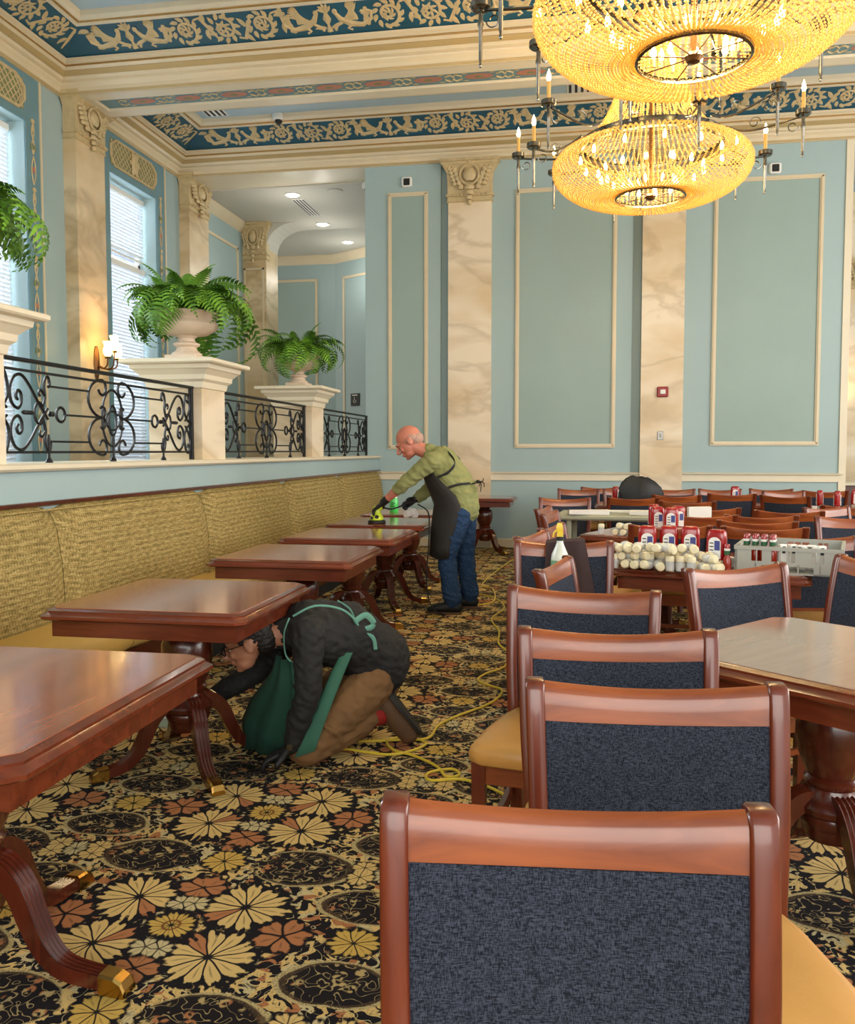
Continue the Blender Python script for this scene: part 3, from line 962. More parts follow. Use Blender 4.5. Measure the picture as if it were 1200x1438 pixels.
sensor('small white sensor box with black face above the narrow wall panel', -2.385, 5.16)
sensor('small white sensor box with black face above the right wall panel', 2.55, 5.08)
t_ = thing('fire_alarm', 'small red fire alarm with clear strobe on the middle marble pilaster', 'alarm', (1.15, YF - .09, 2.165))
MB().rbox((-.075, -.04, -.07), (.075, 0, .07), .012).build('alarm_body', M['alarm'], t_, False)
MB().rbox((-.035, -.055, -.03), (.035, -.038, .03), .006).build('strobe', M['label'], t_, False)
t_ = thing('wall_switch', 'brushed metal switch plate below the fire alarm on the marble pilaster', 'switch', (1.13, YF - .09, 1.575))
MB().rbox((-.04, -.01, -.06), (.04, 0, .06), .004).build('switch_plate', M['silver'], t_, False)
MB().box((-.012, -.02, -.025), (.012, -.009, .025)).build('toggle', M['grayp'], t_, False)

# ------------------------------------------------------------ piers on the half wall, railings, urns, ferns
PX0, PX1 = -3.29, -2.85
piers = [(3.48, 3.92, 'square cream marble pier at the left edge of the picture'), (6.24, 6.68, 'square cream marble pier with stepped cap under the middle fern'),
         (9.03, 9.49, 'square cream marble pier with stepped cap under the farthest fern')]
for (a, b, lb) in piers:
    t_ = thing('marble_pier', lb, 'pier', ((PX0 + PX1) / 2, (a + b) / 2, 1.302), 0, 'piers on the half wall')
    h = .22
    MB().box((-h, -h, 0), (h, h, .56)).build('shaft', M['marble_w'], t_, False)
    MB().rect([(0, .55), (.012, .555), (.02, .60), (.045, .62), (.05, .655), (.085, .69), (.10, .70), (.105, .73), (.15, .735), (.16, .745), (.16, .765), (.15, .772), (0, .772)], -h, -h, h, h).build('stepped_cap', M['cream2'], t_, False)
    MB().rect([(-.06, .772), (-.06, .79), (-.08, .79)], -h, -h, h, h).build('cap_block', M['cream2'], t_, False)


def spiral3(cx, cy, r0, a0, turns, sgn, n=14, rend=.2): return spiral(cx, cy, r0, a0, turns, sgn, n, rend)


def railing(label, y0, y1):
    """black wrought iron: u runs along the wall (local Y), v is height"""
    L = y1 - y0; t_ = thing('iron_railing', label, 'railing', (-2.93, y0, 1.302), 0, 'wrought iron railings')
    P = lambda pts: [(0, u, v) for u, v in pts]

    def tb(name, lst, r=.008, extra=None):
        m = MB()
        for pts in lst: m.tube(P(pts), r, 5, side=(1, 0, 0))
        if extra: extra(m)
        return m.build(name, M['iron'], t_)
    MB().rbox((-.022, 0, .545), (.022, L, .565), .005).build('hand_rail', M['iron'], t_)
    for v, a, b in ((.50, 0, L), (.06, 0, L)):
        MB().box((-.007, a, v - .007), (.007, b, v + .007)).build('rail_bar', M['iron'], t_, False)
    c = L / 2; hw = L * .122      # middle medallion half width
    e = L * .225                  # side group width
    for v in (.43, .275, .12):
        for a, b in ((e + .117, c - hw * .42) if v == .275 else (e * .92, c - hw * .93), (c + hw * .42, L - e - .117) if v == .275 else (c + hw * .93, L - e * .92)):
            MB().box((-.006, a, v - .006), (.006, b, v + .006)).build('rail_bar', M['iron'], t_, False)
    for yy in (.015, L - .015): MB().rbox((-.015, yy - .015, 0), (.015, yy + .015, .55), .003).build('end_post', M['iron'], t_, False)
    # middle medallion: four large C scrolls, two inner ones, an oval ring and a small stand
    def cs(u0, v0, su, sv, w_, h_):
        pts = []
        for i in range(13):
            a = pi * (i / 12) - pi / 2
            pts.append((u0 - su * w_ * cos(a) * 1.0, v0 + sv * (h_ * .5 + h_ * .5 * sin(a))))
        x, y = pts[-1]
        pts += [(x + su * (w_ * .28 * sin(q) + .0), y - sv * w_ * .30 * (1 - cos(q))) for q in [k * .55 for k in range(1, 9)]]
        x, y = pts[0]
        pre = [(x + su * w_ * .2 * sin(q), y + sv * w_ * .22 * (1 - cos(q))) for q in [k * .6 for k in range(1, 7)]][::-1]
        return pre + pts
    k = hw / .34
    for su in (1, -1):
        for sv in (1, -1):
            tb('large_scroll', [cs(c - su * .14 * k, .275, su, sv, .19 * k, .235)], .009)
            tb('inner_scroll', [[(c - su * k * (.0 + .145 * sin(a)), .275 + sv * (.01 + .17 * cos(a) * 1.0)) for a in [i * .16 for i in range(11)]] +
                                [(c - su * k * (.145 - .03 * sin(q)), .275 + sv * (.0 + .035 - .035 * cos(q))) for q in [i * .8 for i in range(1, 6)]]], .008)
    tb('oval_ring', [[(c + .055 * k * cos(a), .26 + .095 * sin(a)) for a in [2 * pi * i / 20 for i in range(21)]]], .009)
    tb('oval_ring', [[(c + .095 * k * cos(a), .26 + .06 * sin(a)) for a in [.6 + (2 * pi - 1.2) * i / 20 for i in range(21)]]], .007)
    st = MB().lathe([(.02, 0), (.022, .01), (.008, .03), (.012, .07), (.008, .1), (.014, .13), (.006, .165)], (0, c, 0), 8); st.build('medallion_stand', M['iron'], t_)
    # side groups
    for side in (0, 1):
        U = (lambda u: u) if side == 0 else (lambda u: L - u)
        s_ = e / .62
        for sv in (1, -1):
            Y = lambda q: .275 + sv * q
            # heart loop running out to a crossing, with a spiral inside
            hp = [(U(s_ * (.36 + .1 * 0)), Y(.0))]
            heart = [(.56, -.03), (.46, .06), (.37, .15), (.29, .20), (.215, .185), (.175, .12), (.19, .05), (.245, .02), (.285, .05), (.285, .10), (.25, .115), (.235, .085), (.25, .065)]
            tb('heart_scroll', [[(U(s_ * a), Y(b)) for a, b in smooth(heart)]], .009)
            tb('side_scroll', [[(U(s_ * a), Y(b)) for a, b in smooth([(.03, .0), (.10, .03), (.155, .09), (.15, .16), (.12, .215), (.08, .22), (.065, .18), (.09, .16), (.105, .18)])]], .009)
            tb('side_scroll', [[(U(s_ * a), Y(b)) for a, b in smooth([(.03, .24), (.06, .19), (.05, .12), (.10, .05), (.14, .02)])]], .008)
            tb('fork_scroll', [[(U(s_ * a), Y(b)) for a, b in smooth([(.50, .02), (.535, .09), (.525, .15), (.545, .20), (.575, .205), (.59, .17), (.575, .15)])]], .009)
            tb('fork_scroll', [[(U(s_ * a), Y(b)) for a, b in smooth([(.53, .10), (.49, .13), (.47, .115), (.48, .095)])]], .008)
        tb('oval_ring', [[(U(s_ * .47) + .042 * cos(a), .275 + .06 * sin(a)) for a in [2 * pi * i / 16 for i in range(17)]]], .008)
        tb('round_ring', [[(U(s_ * .62 + .075) + .042 * cos(a), .275 + .042 * sin(a)) for a in [2 * pi * i / 16 for i in range(17)]]], .009)
        MB().ball((0, U(s_ * .6), .275), (.018, .025, .02), 8).build('collar', M['iron'], t_)
        MB().ball((0, U(s_ * .35), .275), (.014, .06, .016), 8).build('leaf_bud', M['iron'], t_)
        for v in (.13,):
            MB().lathe([(.022, 0), (.02, .01), (.008, .03), (.008, .1), (.012, .12), (.006, .16)], (0, U(s_ * .565), 0), 8).build('baluster', M['iron'], t_)
    return t_


def smooth(p, n=4):        # Catmull-Rom
    out = []
    for i in range(len(p) - 1):
        a = p[max(i - 1, 0)]; b = p[i]; c = p[i + 1]; d = p[min(i + 2, len(p) - 1)]
        for k in range(n):
            t = k / n
            out.append(tuple(.5 * ((2 * b[j]) + (-a[j] + c[j]) * t + (2 * a[j] - 5 * b[j] + 4 * c[j] - d[j]) * t * t + (-a[j] + 3 * b[j] - 3 * c[j] + d[j]) * t ** 3) for j in range(len(b))))
    out.append(tuple(p[-1])); return out


railing('longest black scrollwork railing, nearest section before the tall window', 3.925, 6.235)
railing('black scrollwork railing between the middle and farthest fern piers', 6.685, 9.025)
railing('farthest black scrollwork railing ending at the blue wall', 9.495, 11.85)

for (y, lb, s_) in ((3.70, 'pale stone urn under the fern cut by the left edge', 1.0), (6.46, 'pale wide stone urn on the middle pier', 1.0), (9.26, 'pale stone urn on the farthest pier, smallest in the picture', .92)):
    t_ = thing('garden_urn', lb, 'urn', ((PX0 + PX1) / 2, y, 2.092), 0, 'urns on the piers')
    MB().rbox((-.13 * s_, -.13 * s_, 0), (.13 * s_, .13 * s_, .035), .006).build('plinth', M['stone'], t_, False)
    MB().lathe([(r_ * s_, z * s_) for r_, z in ((.115, .035), (.12, .05), (.085, .075), (.075, .1), (.10, .115), (.105, .13), (.07, .145), (.062, .17), (.09, .19))], seg=28).build('foot', M['stone'], t_)
    MB().lathe([(r_ * s_, z * s_) for r_, z in ((.08, .188), (.17, .205), (.235, .245), (.25, .275), (.235, .30), (.225, .305), (.235, .33), (.265, .355), (.27, .37), (.24, .372), (.22, .33), (0, .33))], seg=32).build('bowl', M['stone'], t_)

# ferns: a few frond shapes, copied and turned
def frond_mesh(L, droop, up, twist):
    m = MB(); n = 20; sp_ = []
    ang = up; x = z = 0
    for i in range(n + 1):
        sp_.append((x, 0, z)); st = L / n
        x += cos(ang) * st; z += sin(ang) * st; ang -= droop / n * (1 + 1.2 * i / n)
    m.tube(sp_, [.0035 * (1 - i / (n + 6)) for i in range(n + 1)], 3)
    for i in range(2, n + 1):
        p = V(sp_[i]); d = (V(sp_[i]) - V(sp_[i - 1])).normalized()
        up_ = V((-d.z, 0, d.x))
        k = i / n
        ll = .075 * (sin(pi * min(1, k * .92 + .12)) ** .7) * (L / .5) + .006
        for s_ in (-1, 1):
            tip = p + V((0, s_ * ll, 0)) + d * ll * .35 - up_ * ll * .22
            b0 = p - d * .009; b1 = p + d * .009
            mid = p + V((0, s_ * ll * .45, 0)) + d * ll * .12
            m._add([b0, mid - d * .0085 + up_ * .004, tip, mid + d * .0095 + up_ * .004, b1], [(0, 1, 3, 4), (1, 2, 3)] if s_ > 0 else [(4, 3, 1, 0), (3, 2, 1)])
    return m


FR = [frond_mesh(.46, 1.6, 1.15, 0), frond_mesh(.56, 2.1, 1.0, 0), frond_mesh(.42, 1.2, 1.3, 0), frond_mesh(.60, 2.5, .8, 0), frond_mesh(.38, .9, 1.45, 0)]
FRM = []
for f in FR:
    o = f.build('frond', M['fern']); FRM.append(o.data); bpy.data.objects.remove(o)


def fern(label, loc, n, s_, seed, bias=None):
    rnd = random.Random(seed)
    t_ = thing('fern', label, 'fern', loc, 0, 'ferns in the stone urns')
    for i in range(n):
        k = rnd.choice([0, 0, 1, 1, 2, 3, 3, 4])
        o = bpy.data.objects.new('frond', FRM[k]); C.objects.link(o); o.parent = t_
        a = i * 2.399 + rnd.uniform(-.3, .3); rr = rnd.uniform(.02, .15)
        o.location = (cos(a) * rr, sin(a) * rr, rnd.uniform(-.02, .03))
        o.rotation_euler = (rnd.uniform(-.6, .6), rnd.uniform(-.35, .3), a)
        q = s_ * rnd.uniform(.75, 1.12)
        if bias and cos(a - bias) > .75: q *= 1.3
        o.scale = (q, q * 1.1, q)
    return t_


fern('bushy green fern cut by the left edge of the picture', (-3.07, 3.70, 2.46), 70, 1.1, 3)
fern('widest green fern in the stone urn on the middle pier', (-3.07, 6.46, 2.45), 84, 1.12, 5, R(80))
fern('smaller rounded green fern on the farthest pier', (-3.07, 9.26, 2.42), 76, 1.05, 9)

# ------------------------------------------------------------ wall sconces
def sconce(label, loc, rz, n=3):
    t_ = thing('wall_sconce', label, 'sconce', loc, rz)      # faces local -Y
    MB().ball((0, -.01, 0), (.055, .015, .22), 16).ball((0, -.02, 0), (.04, .018, .19), 16).build('back_plate', M['bronze'], t_)
    for k in range(n):
        a = (-.55, .55, 0)[k]; r_ = .21 if k < 2 else .24; zz = .12 if k < 2 else .20
        p = [(0, -.02, -.02), (sin(a) * r_ * .5, -.09 - .03 * cos(a), -.07), (sin(a) * r_ * .95, -.10 - .12 * cos(a), -.04), (sin(a) * r_, -.10 - .14 * cos(a), zz - .07)]
        arm = MB().tube(smooth(p, 5), .009, 6, side=(0, 0, 1)).build('arm', M['bronze'], t_)
        c_ = (sin(a) * r_, -.10 - .14 * cos(a), zz - .08)
        MB().lathe([(.0, 0), (.03, .0), (.036, .02), (.02, .03)], c_, 12).build('cup', M['bronze'], t_)
        MB().lathe([(.026, .025), (.05, .06), (.056, .10), (.04, .15), (.045, .18), (.056, .2), (.053, .2), (.038, .15), (.05, .1), (.02, .03)], c_, 16, cap=False).build('glass_shade', M['shade'], t_)
    l = point('sconce_lamp', (0, -.24, .22), 16, (1, .74, .38), .06); l.parent = t_
    return t_


sconce('bronze wall sconce with three lit glass shades on the cream pilaster', (XL + .16, 9.52, 2.42), R(90))
sconce('lit bronze wall sconce on the pilaster at the right edge', (4.02, 14.6, 2.15), 0, 3)

# ------------------------------------------------------------ banquette along the half wall
bq = thing('banquette', 'long olive-gold woven banquette with mustard seat along the half wall', 'bench', (-2.85, 3.0, 0))
B0, B1 = -4.0, 12.08
MB().box((.0, B0 - 3, 0), (.49, B1 - 3, .10)).build('plinth', M['black'], bq, False)
MB().box((0, B0 - 3, .10), (.50, B1 - 3, .30)).build('base_panel', M['wood_p'], bq, False)
seams = [-2.7, -1.0, .75, 2.45, 4.21, 6.08, 7.96, 9.89, 12.06]
ends = [B0] + seams[1:]
for i in range(len(ends) - 1):
    a, b = ends[i] - 3 + .004, ends[i + 1] - 3 - .004
    n = 12; loops = []
    prof = [(.02, .42), (.145, .42), (.155, .55), (.145, .75), (.115, .95), (.085, 1.04), (.06, 1.075), (.02, 1.085)]
    for j in range(n + 1):
        t2 = j / n; edge = min(1, min(t2, 1 - t2) * 12)
        pin = .034 * (1 - edge ** .5) if edge < 1 else 0
        loops.append([(x - pin * (x > .03), a + (b - a) * t2, z - (pin * .8 if z > 1 else 0)) for x, z in prof])
    MB().loft(loops).build('back_panel', M['weave'], bq, True, 1.1)
    # seat cushion: mustard vinyl with a rounded nose
    sp2 = [(.10, .30), (.50, .30), (.535, .33), (.545, .38), (.53, .43), (.49, .46), (.40, .47), (.12, .465)]
    loops = []
    for j in range(n + 1):
        t2 = j / n; edge = min(1, min(t2, 1 - t2) * 16); pin = .02 * (1 - edge ** .5) if edge < 1 else 0
        loops.append([(x - (pin if x > .4 else 0), a + (b - a) * t2, z - (pin if z > .4 else 0)) for x, z in sp2])
    MB().loft(loops).build('seat_cushion', M['yell'], bq, True, 1.1)
MB().rbox((-.02, B0 - 3, 1.075), (.07, B1 - 3, 1.10), .006).build('top_rail', M['wood_p'], bq, False)
MB().tube([(.086, B0 - 3, 1.055), (.086, B1 - 3, 1.055)], .006, 6).build('piping', M['weave'], bq)

# ------------------------------------------------------------ pedestal dining tables
def pedestal_parts(t_, legrot=0.0, legR=.40):
    prof = [(.05, .19), (.085, .20), (.095, .225), (.09, .24), (.102, .25), (.105, .268), (.094, .285), (.078, .30), (.07, .325), (.08, .335), (.083, .35), (.072, .36),
            (.082, .38), (.102, .43), (.11, .48), (.108, .54), (.092, .575), (.07, .585), (.075, .60), (.09, .61), (.09, .64), (.085, .665)]
    MB().lathe(prof, seg=24).build('pedestal', M['wood_p'], t_)
    MB().lathe([(.0, .16), (.075, .16), (.085, .19), (.08, .25), (0, .25)], seg=20).build('hub', M['wood_p'], t_)
    for k in range(4):
        a = pi / 4 + k * pi / 2 + legrot
        # sabre leg: curved blade in local XZ
        p = smooth([(.05, .285), (.10, .28), (.15, .232), (.185, .155), (.225, .085), (.285, .042), (legR - .05, .030)], 4)
        hh = [.066 - .030 * i / (len(p) - 1) for i in range(len(p))]; ww = [.033 - .009 * i / (len(p) - 1) for i in range(len(p))]
        loops = []
        for i, (x, z) in enumerate(p):
            q0 = p[max(i - 1, 0)]; q1 = p[min(i + 1, len(p) - 1)]
            dx, dz = q1[0] - q0[0], q1[1] - q0[1]; l = math.hypot(dx, dz); nx, nz = -dz / l, dx / l
            h_, w_ = hh[i], ww[i]
            top = []
            for j in range(9):          # reeded upper face
                v = -w_ + 2 * w_ * j / 8
                d_ = h_ * .5 - (.005 if j % 2 else 0)
                top.append((x + nx * d_, v, z + nz * d_))
            bot = [(x - nx * h_ * .5, w_, z - nz * h_ * .5), (x - nx * h_ * .5, -w_, z - nz * h_ * .5)]
            loops.append(top + bot)
        lg_mb = MB().loft(loops); o = lg_mb.build('leg', M['wood_p'], t_, True, .5); o.rotation_euler = (0, 0, a)
        e = p[-1]
        c = MB().loft([[(xx, s1 * .0265, zz) for s1, zz in ((-1, .002), (1, .002), (1, hz - .006), (.75, hz), (-.75, hz), (-1, hz - .006))] for xx, hz in ((e[0] - .012, .054), (e[0] + .030, .050), (e[0] + .050, .040), (e[0] + .060, .020))])
        c.build('brass_toe', M['brass'], o, False)
        MB().lathe([(.012, -.001), (.014, .012), (0, .012)], (e[0] - .02, 0, 0), 8).build('glide', M['silver'], o)


def dining_table(label, x, y, rz=0, size=.83, legrot=0, group='mahogany pedestal tables', topmat=None, cut=.035, legs=True, legR=.40):
    t_ = thing('pedestal_table', label, 'table', (x, y, 0), rz, group)
    h = size / 2
    MB().rect([(-.05, .706), (-.008, .706), (-.002, .712), (-.002, .722), (-.016, .730), (-.020, .735), (-.020, .742), (-.034, .748), (-.04, .750)], -h, -h, h, h, cut=cut).build('table_edge', M['wood_e'], t_, True, .6)
    MB().rect([(-.041, .74), (-.041, .7515)], -h, -h, h, h, cut=cut).build('table_top', topmat or M['wood_t'], t_, False)
    for (a, b, c_, d) in ((-h + .05, -h + .05, h - .05, -h + .072), (-h + .05, h - .072, h - .05, h - .05), (-h + .05, -h + .072, -h + .072, h - .072), (h - .072, -h + .072, h - .05, h - .072)):
        MB().box((a, b, .635), (c_, d, .708)).build('apron', M['wood_e'], t_, False)
    if legs:
        MB().box((-.035, -h + .07, .665), (.035, h - .07, .70)).build('cross_bearer', M['wood_p'], t_, False)
        pedestal_parts(t_, legrot, legR)
    return t_


BQX = -1.655
TB = [('nearest mahogany table, cut by the left edge of the picture', BQX + .095, 1.965, 0, .70), ('mahogany table above the kneeling person', BQX, 3.44, R(0), -.06),
      ('third mahogany table along the banquette, behind the kneeling person', BQX, 5.0, R(0), -.1), ('fourth mahogany table along the banquette with a lime reflection', BQX, 6.2, R(-1), -.25),
      ('fifth mahogany table along the banquette under the polisher', BQX, 7.33, R(-1), -.25), ('sixth mahogany table along the banquette carrying the green bottle', BQX, 8.5, R(0), -.1)]
for k, (lb, x, y, rz, lr) in enumerate(TB): dining_table(lb, x, y, rz, .97 if k == 0 else .87, lr, legR=.455 if k == 0 else .40)
dining_table('mahogany table against the far marble pilaster behind the standing man', -1.2, 11.45, 0, .83, .1)

# ------------------------------------------------------------ chairs (origin on the floor; the sitter faces local -Y)
CW, CH = .255, .90


def back_y(z): return .185 + .012 + (max(0, z - .44) ** 1.5) * .22


def chair_proto(kind='window'):
    t_ = thing('dining_chair', 'x', 'chair')
    for s_ in (-1, 1):
        # rear leg and back post in one piece
        path = [(s_ * .215, .235, 0), (s_ * .22, .21, .2), (s_ * .225, .192, .44), (s_ * .235, back_y(.6), .6), (s_ * .240, back_y(.75), .75), (s_ * .243, back_y(.86), .86), (s_ * .2435, back_y(.90) + .006, .897)]
        path = smooth(path, 3); n = len(path)
        loops = []
        for i, (x, y, z) in enumerate(path):
            w_ = .021 if z < .46 else .019; d_ = .021 if z < .8 else .021 + .003 * (z - .8) * 10
            if i == n - 1: w_ *= .9; d_ *= .6
            loops.append([(x - w_, y - d_ + .004, z), (x - w_ + .004, y - d_, z), (x + w_ - .004, y - d_, z), (x + w_, y - d_ + .004, z), (x + w_, y + d_ - .004, z), (x + w_ - .004, y + d_, z), (x - w_ + .004, y + d_, z), (x - w_, y + d_ - .004, z)])
        MB().loft(loops).build('back_post', M['wood_cv'], t_, True, .9)
        x = s_ * .262
        MB().loft([[(x + a * (.017 + .004 * k), -.205 + b * (.017 + .004 * k), z) for a, b in ((-1, -1), (1, -1), (1, 1), (-1, 1))] for k, z in ((0, 0), (.6, .25), (1, .43))]).build('front_leg', M['wood_cv'], t_, False)
        MB().box((s_ * .236 - .009, -.19, .17), (s_ * .236 + .009, .2, .205)).build('side_stretcher', M['wood_cv'], t_, False)
        MB().loft([[(s_ * xx - .011, yy, z0), (s_ * xx + .011, yy, z0), (s_ * xx + .011, yy, z1), (s_ * xx - .011, yy, z1)] for xx, yy, z0, z1 in ((.262, -.2, .36, .43), (.222, .2, .36, .43))]).build('seat_rail', M['wood_cv'], t_, False)
    MB().box((-.26, -.216, .36), (.26, -.196, .43)).build('seat_rail', M['wood_c'], t_, False)
    MB().box((-.22, .18, .36), (.22, .2, .43)).build('seat_rail', M['wood_c'], t_, False)
    MB().box((-.23, -.01, .178), (.23, .008, .2)).build('cross_stretcher', M['wood_c'], t_, False)
    # top rail: bowed back, dipping a little in the middle
    n = 14; loops = []
    for i in range(n + 1):
        u = -1 + 2 * i / n; x = u * .224; bow = .028 * (1 - u * u); sag = .020 * (1 - u * u)
        lp = []
        for (dy, z) in ((-.010, .815), (-.012, .85), (-.013, .875), (-.007, .889), (.004, .894), (.014, .889), (.017, .87), (.013, .84), (.011, .815)):
            zz = z - (sag if z > .83 else sag * .6)
            lp.append((x, back_y(zz) + dy + bow, zz))
        loops.append(lp)
    MB().loft(loops).build('top_rail', M['wood_c'], t_, True, .8)
    loops = []
    for i in range(n + 1):
        u = -1 + 2 * i / n; x = u * .224; bow = .028 * (1 - u * u)
        loops.append([(x, back_y(z) + dy + bow, z) for dy, z in ((-.010, .47), (-.010, .505), (.010, .505), (.010, .47))])
    MB().loft(loops).build('lower_rail', M['wood_c'], t_, True, .8)
    loops = []
    for i in range(n + 1):
        u = -1 + 2 * i / n; x = u * .2225; bow = .028 * (1 - u * u); sag = .012 * (1 - u * u); pf = .004 * (1 - u ** 6)
        lp = [(x, back_y(z) - .010 - pf + bow, z) for z in (.50, .58, .66, .74, .818 - sag)]
        lp += [(x, back_y(z) + .008 + pf + bow, z) for z in (.818 - sag, .74, .66, .58, .50)]
        loops.append(lp)
    MB().loft(loops).build('back_panel', M['navy'], t_, True, .8)
    # padded seat, wider in front
    loops = []
    for z, k in ((.430, .97), (.437, 1.0), (.462, 1.01), (.482, .985), (.492, .92), (.497, .7), (.499, .3)):
        pts = []
        for (x, y) in ((-.286, -.235), (-.25, -.262), (-.1, -.272), (.1, -.272), (.25, -.262), (.286, -.235), (.276, -.08), (.248, .09), (.222, .172), (.1, .178), (-.1, .178), (-.222, .172), (-.248, .09), (-.276, -.08)):
            pts.append((x * k, -.04 + (y + .04) * k, z))
        loops.append(pts)
    MB().loft(loops).build('seat', M['tan'], t_, True, 1.0)
    return t_


P0 = chair_proto()
first = [True]


def chair(label, x, y, deg):
    if first[0]:
        first[0] = False; o = P0; o.location = (x, y, 0); o.rotation_euler = (0, 0, R(deg))
    else:
        o = dup(P0, (x, y, 0), R(deg))
    o['label'] = label; o['group'] = 'cherry wood dining chairs with navy backs'
    return o


def chair_back(label, x, y, deg, front=True):
    """place by the middle of the top rail; deg turns the chair; front=False: seen from behind"""
    a = R(deg); k = .27
    chair(label, x + sin(a) * k, y - cos(a) * k, deg)


CF = 1.068
for (lb, x, y, d) in (
        ('largest dining chair in the foreground, its navy back cut by the bottom edge', .003, 1.15, 5),
        ('second dining chair from the front, tan seat showing at the right', .163, 1.79, 5),
        ('third dining chair from the front in the aisle row', .111, 2.317, 5.5),
        ('fourth dining chair of the aisle row with tan seat towards the cord', .03, 2.99, -6),
        ('dining chair with a dark cloth and a spray bottle hung on its back', -.06, 4.57, 5)):
    chair_back(lb, x, y, d)

# the remaining chairs of the room; each stands where its rail shows
for (lb, x, y, d) in (
        ('dining chair turned sideways between the aisle row and the spray bottle', -.09, 3.66, 77),
        ('dining chair with purple sheen turned away, just left of the bare table corner', .655, 3.69, 32),
        ('dining chair at the right edge leaning over the bare table', 1.28, 3.95, -74),
        ('dining chair half hidden at the right edge behind the grey rack', 1.66, 4.40, 60),
        ('sideways dining chair left of the dark cloth, nearer of two', -.25, 4.97, 74),
        ('sideways dining chair left of the dark cloth, farther of two', -.15, 5.50, 76),
        ('sideways dining chair at the aisle beside the folding table, nearer one', -.20, 6.70, 80),
        ('sideways dining chair at the aisle beside the folding table, farther one', -.27, 7.26, 80),
        ('dining chair behind the left end of the folding table', -.105, 8.78, 4),
        ('dining chair behind the ketchup bottles on the jar table', .60, 5.64, 178),
        ('dining chair with orange rail right behind the grey rack', 1.30, 5.05, 8),
        ('dark-railed dining chair behind the hot sauce bottles, nearest of three in file', 1.17, 5.62, 176),
        ('middle of three dining chairs in file behind the hot sauce bottles', 1.22, 6.10, 172),
        ('farthest of three dining chairs in file behind the hot sauce bottles', 1.36, 6.64, 176),
        ('dining chair with dark curved rail right of the stacked ketchup', .93, 6.62, 178),
        ('dining chair with bluish sheen near the right edge', 2.10, 7.72, 34),
        ('dark-backed dining chair cut by the right edge behind the rack', 1.98, 6.62, 4),
        ('dining chair at the right edge in front of the papers', 2.38, 7.95, 178),
        ('dining chair with brown rail seen over the dark curved one', 1.10, 7.42, 184),
        ('dining chair close behind the brown-railed one, its rail dipping', 1.68, 7.18, 172),
        ('dining chair with long curved rail right of the black jacket', 1.05, 8.4, 172),
        ('dining chair behind the folded white cards', .58, 8.95, 178),
        ('second dining chair right of the black jacket', 1.08, 9.55, 184),
        ('dark-backed dining chair below the lone ketchup bottle at the far wall', 1.72, 9.95, 180),
        ('narrow dark dining chair left of the paper-strewn table', 2.20, 9.6, 150),
        ('orange-railed dining chair at the paper-strewn table', 2.44, 10.75, 14),
        ('far dining chair by the wall, left of the black jacket', .04, 10.9, 2),
        ('far dining chair peeping out right of its neighbour by the wall', .33, 11.45, 4),
        ('far dining chair partly behind the black jacket', .60, 10.95, 6),
        ('far dining chair against the middle marble pilaster', 1.22, 11.1, 0),
        ('far dining chair under the lone ketchup bottle', 1.78, 11.15, 2),
        ('far dining chair below the right wall panel', 2.42, 11.3, -4),
        ('far dark dining chair next to the last ketchup bottle', 2.95, 10.9, 176),
        ('dining chair at the right edge beside the sideboard', 3.3, 10.1, -60)):
    chair_back(lb, x, y, d)

# tables of the right-hand side
M['wood_g'] = wood('greyish_table_top', (158, 124, 106), (176, 142, 122), .14, .6, 1, 1.0, .1)  # greyer and paler than the other table tops
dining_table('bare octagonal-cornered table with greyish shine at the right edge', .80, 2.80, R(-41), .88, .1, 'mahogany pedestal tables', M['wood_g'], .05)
dining_table('mahogany table covered in salt shakers and ketchup bottles', .775, 4.985, R(-14), 1.0, .3)
dining_table('mahogany table with a smaller row of jars behind the jar table', .52, 6.62, R(-24), .8, .3)
dining_table('mahogany table with papers and ketchup near the right edge', 2.88, 9.50, R(4), .86, .3)
dining_table('far mahogany table with ketchup, left one by the wall', .62, 10.25, R(0), .8, .3)
dining_table('far mahogany table with one ketchup bottle by the middle pilaster', 1.80, 10.58, R(0), .8, .3)
t_ = thing('folding_table', 'grey-green folding table with papers and a white tray, behind the aisle chairs', 'table', (.42, 8.05, 0), R(-6))
MB().rbox((-.58, -.32, .745), (.58, .32, .795), .015).build('table_top', M['gfold'], t_, False)
for x in (-.45, .45):
    for y in (-.24, .24): MB().rbox((x - .022, y - .022, 0), (x + .022, y + .022, .75), .006).build('leg', M['gfold'], t_, False)
    MB().box((x - .012, -.22, .70), (x + .012, .22, .73)).build('brace', M['gfold'], t_, False)

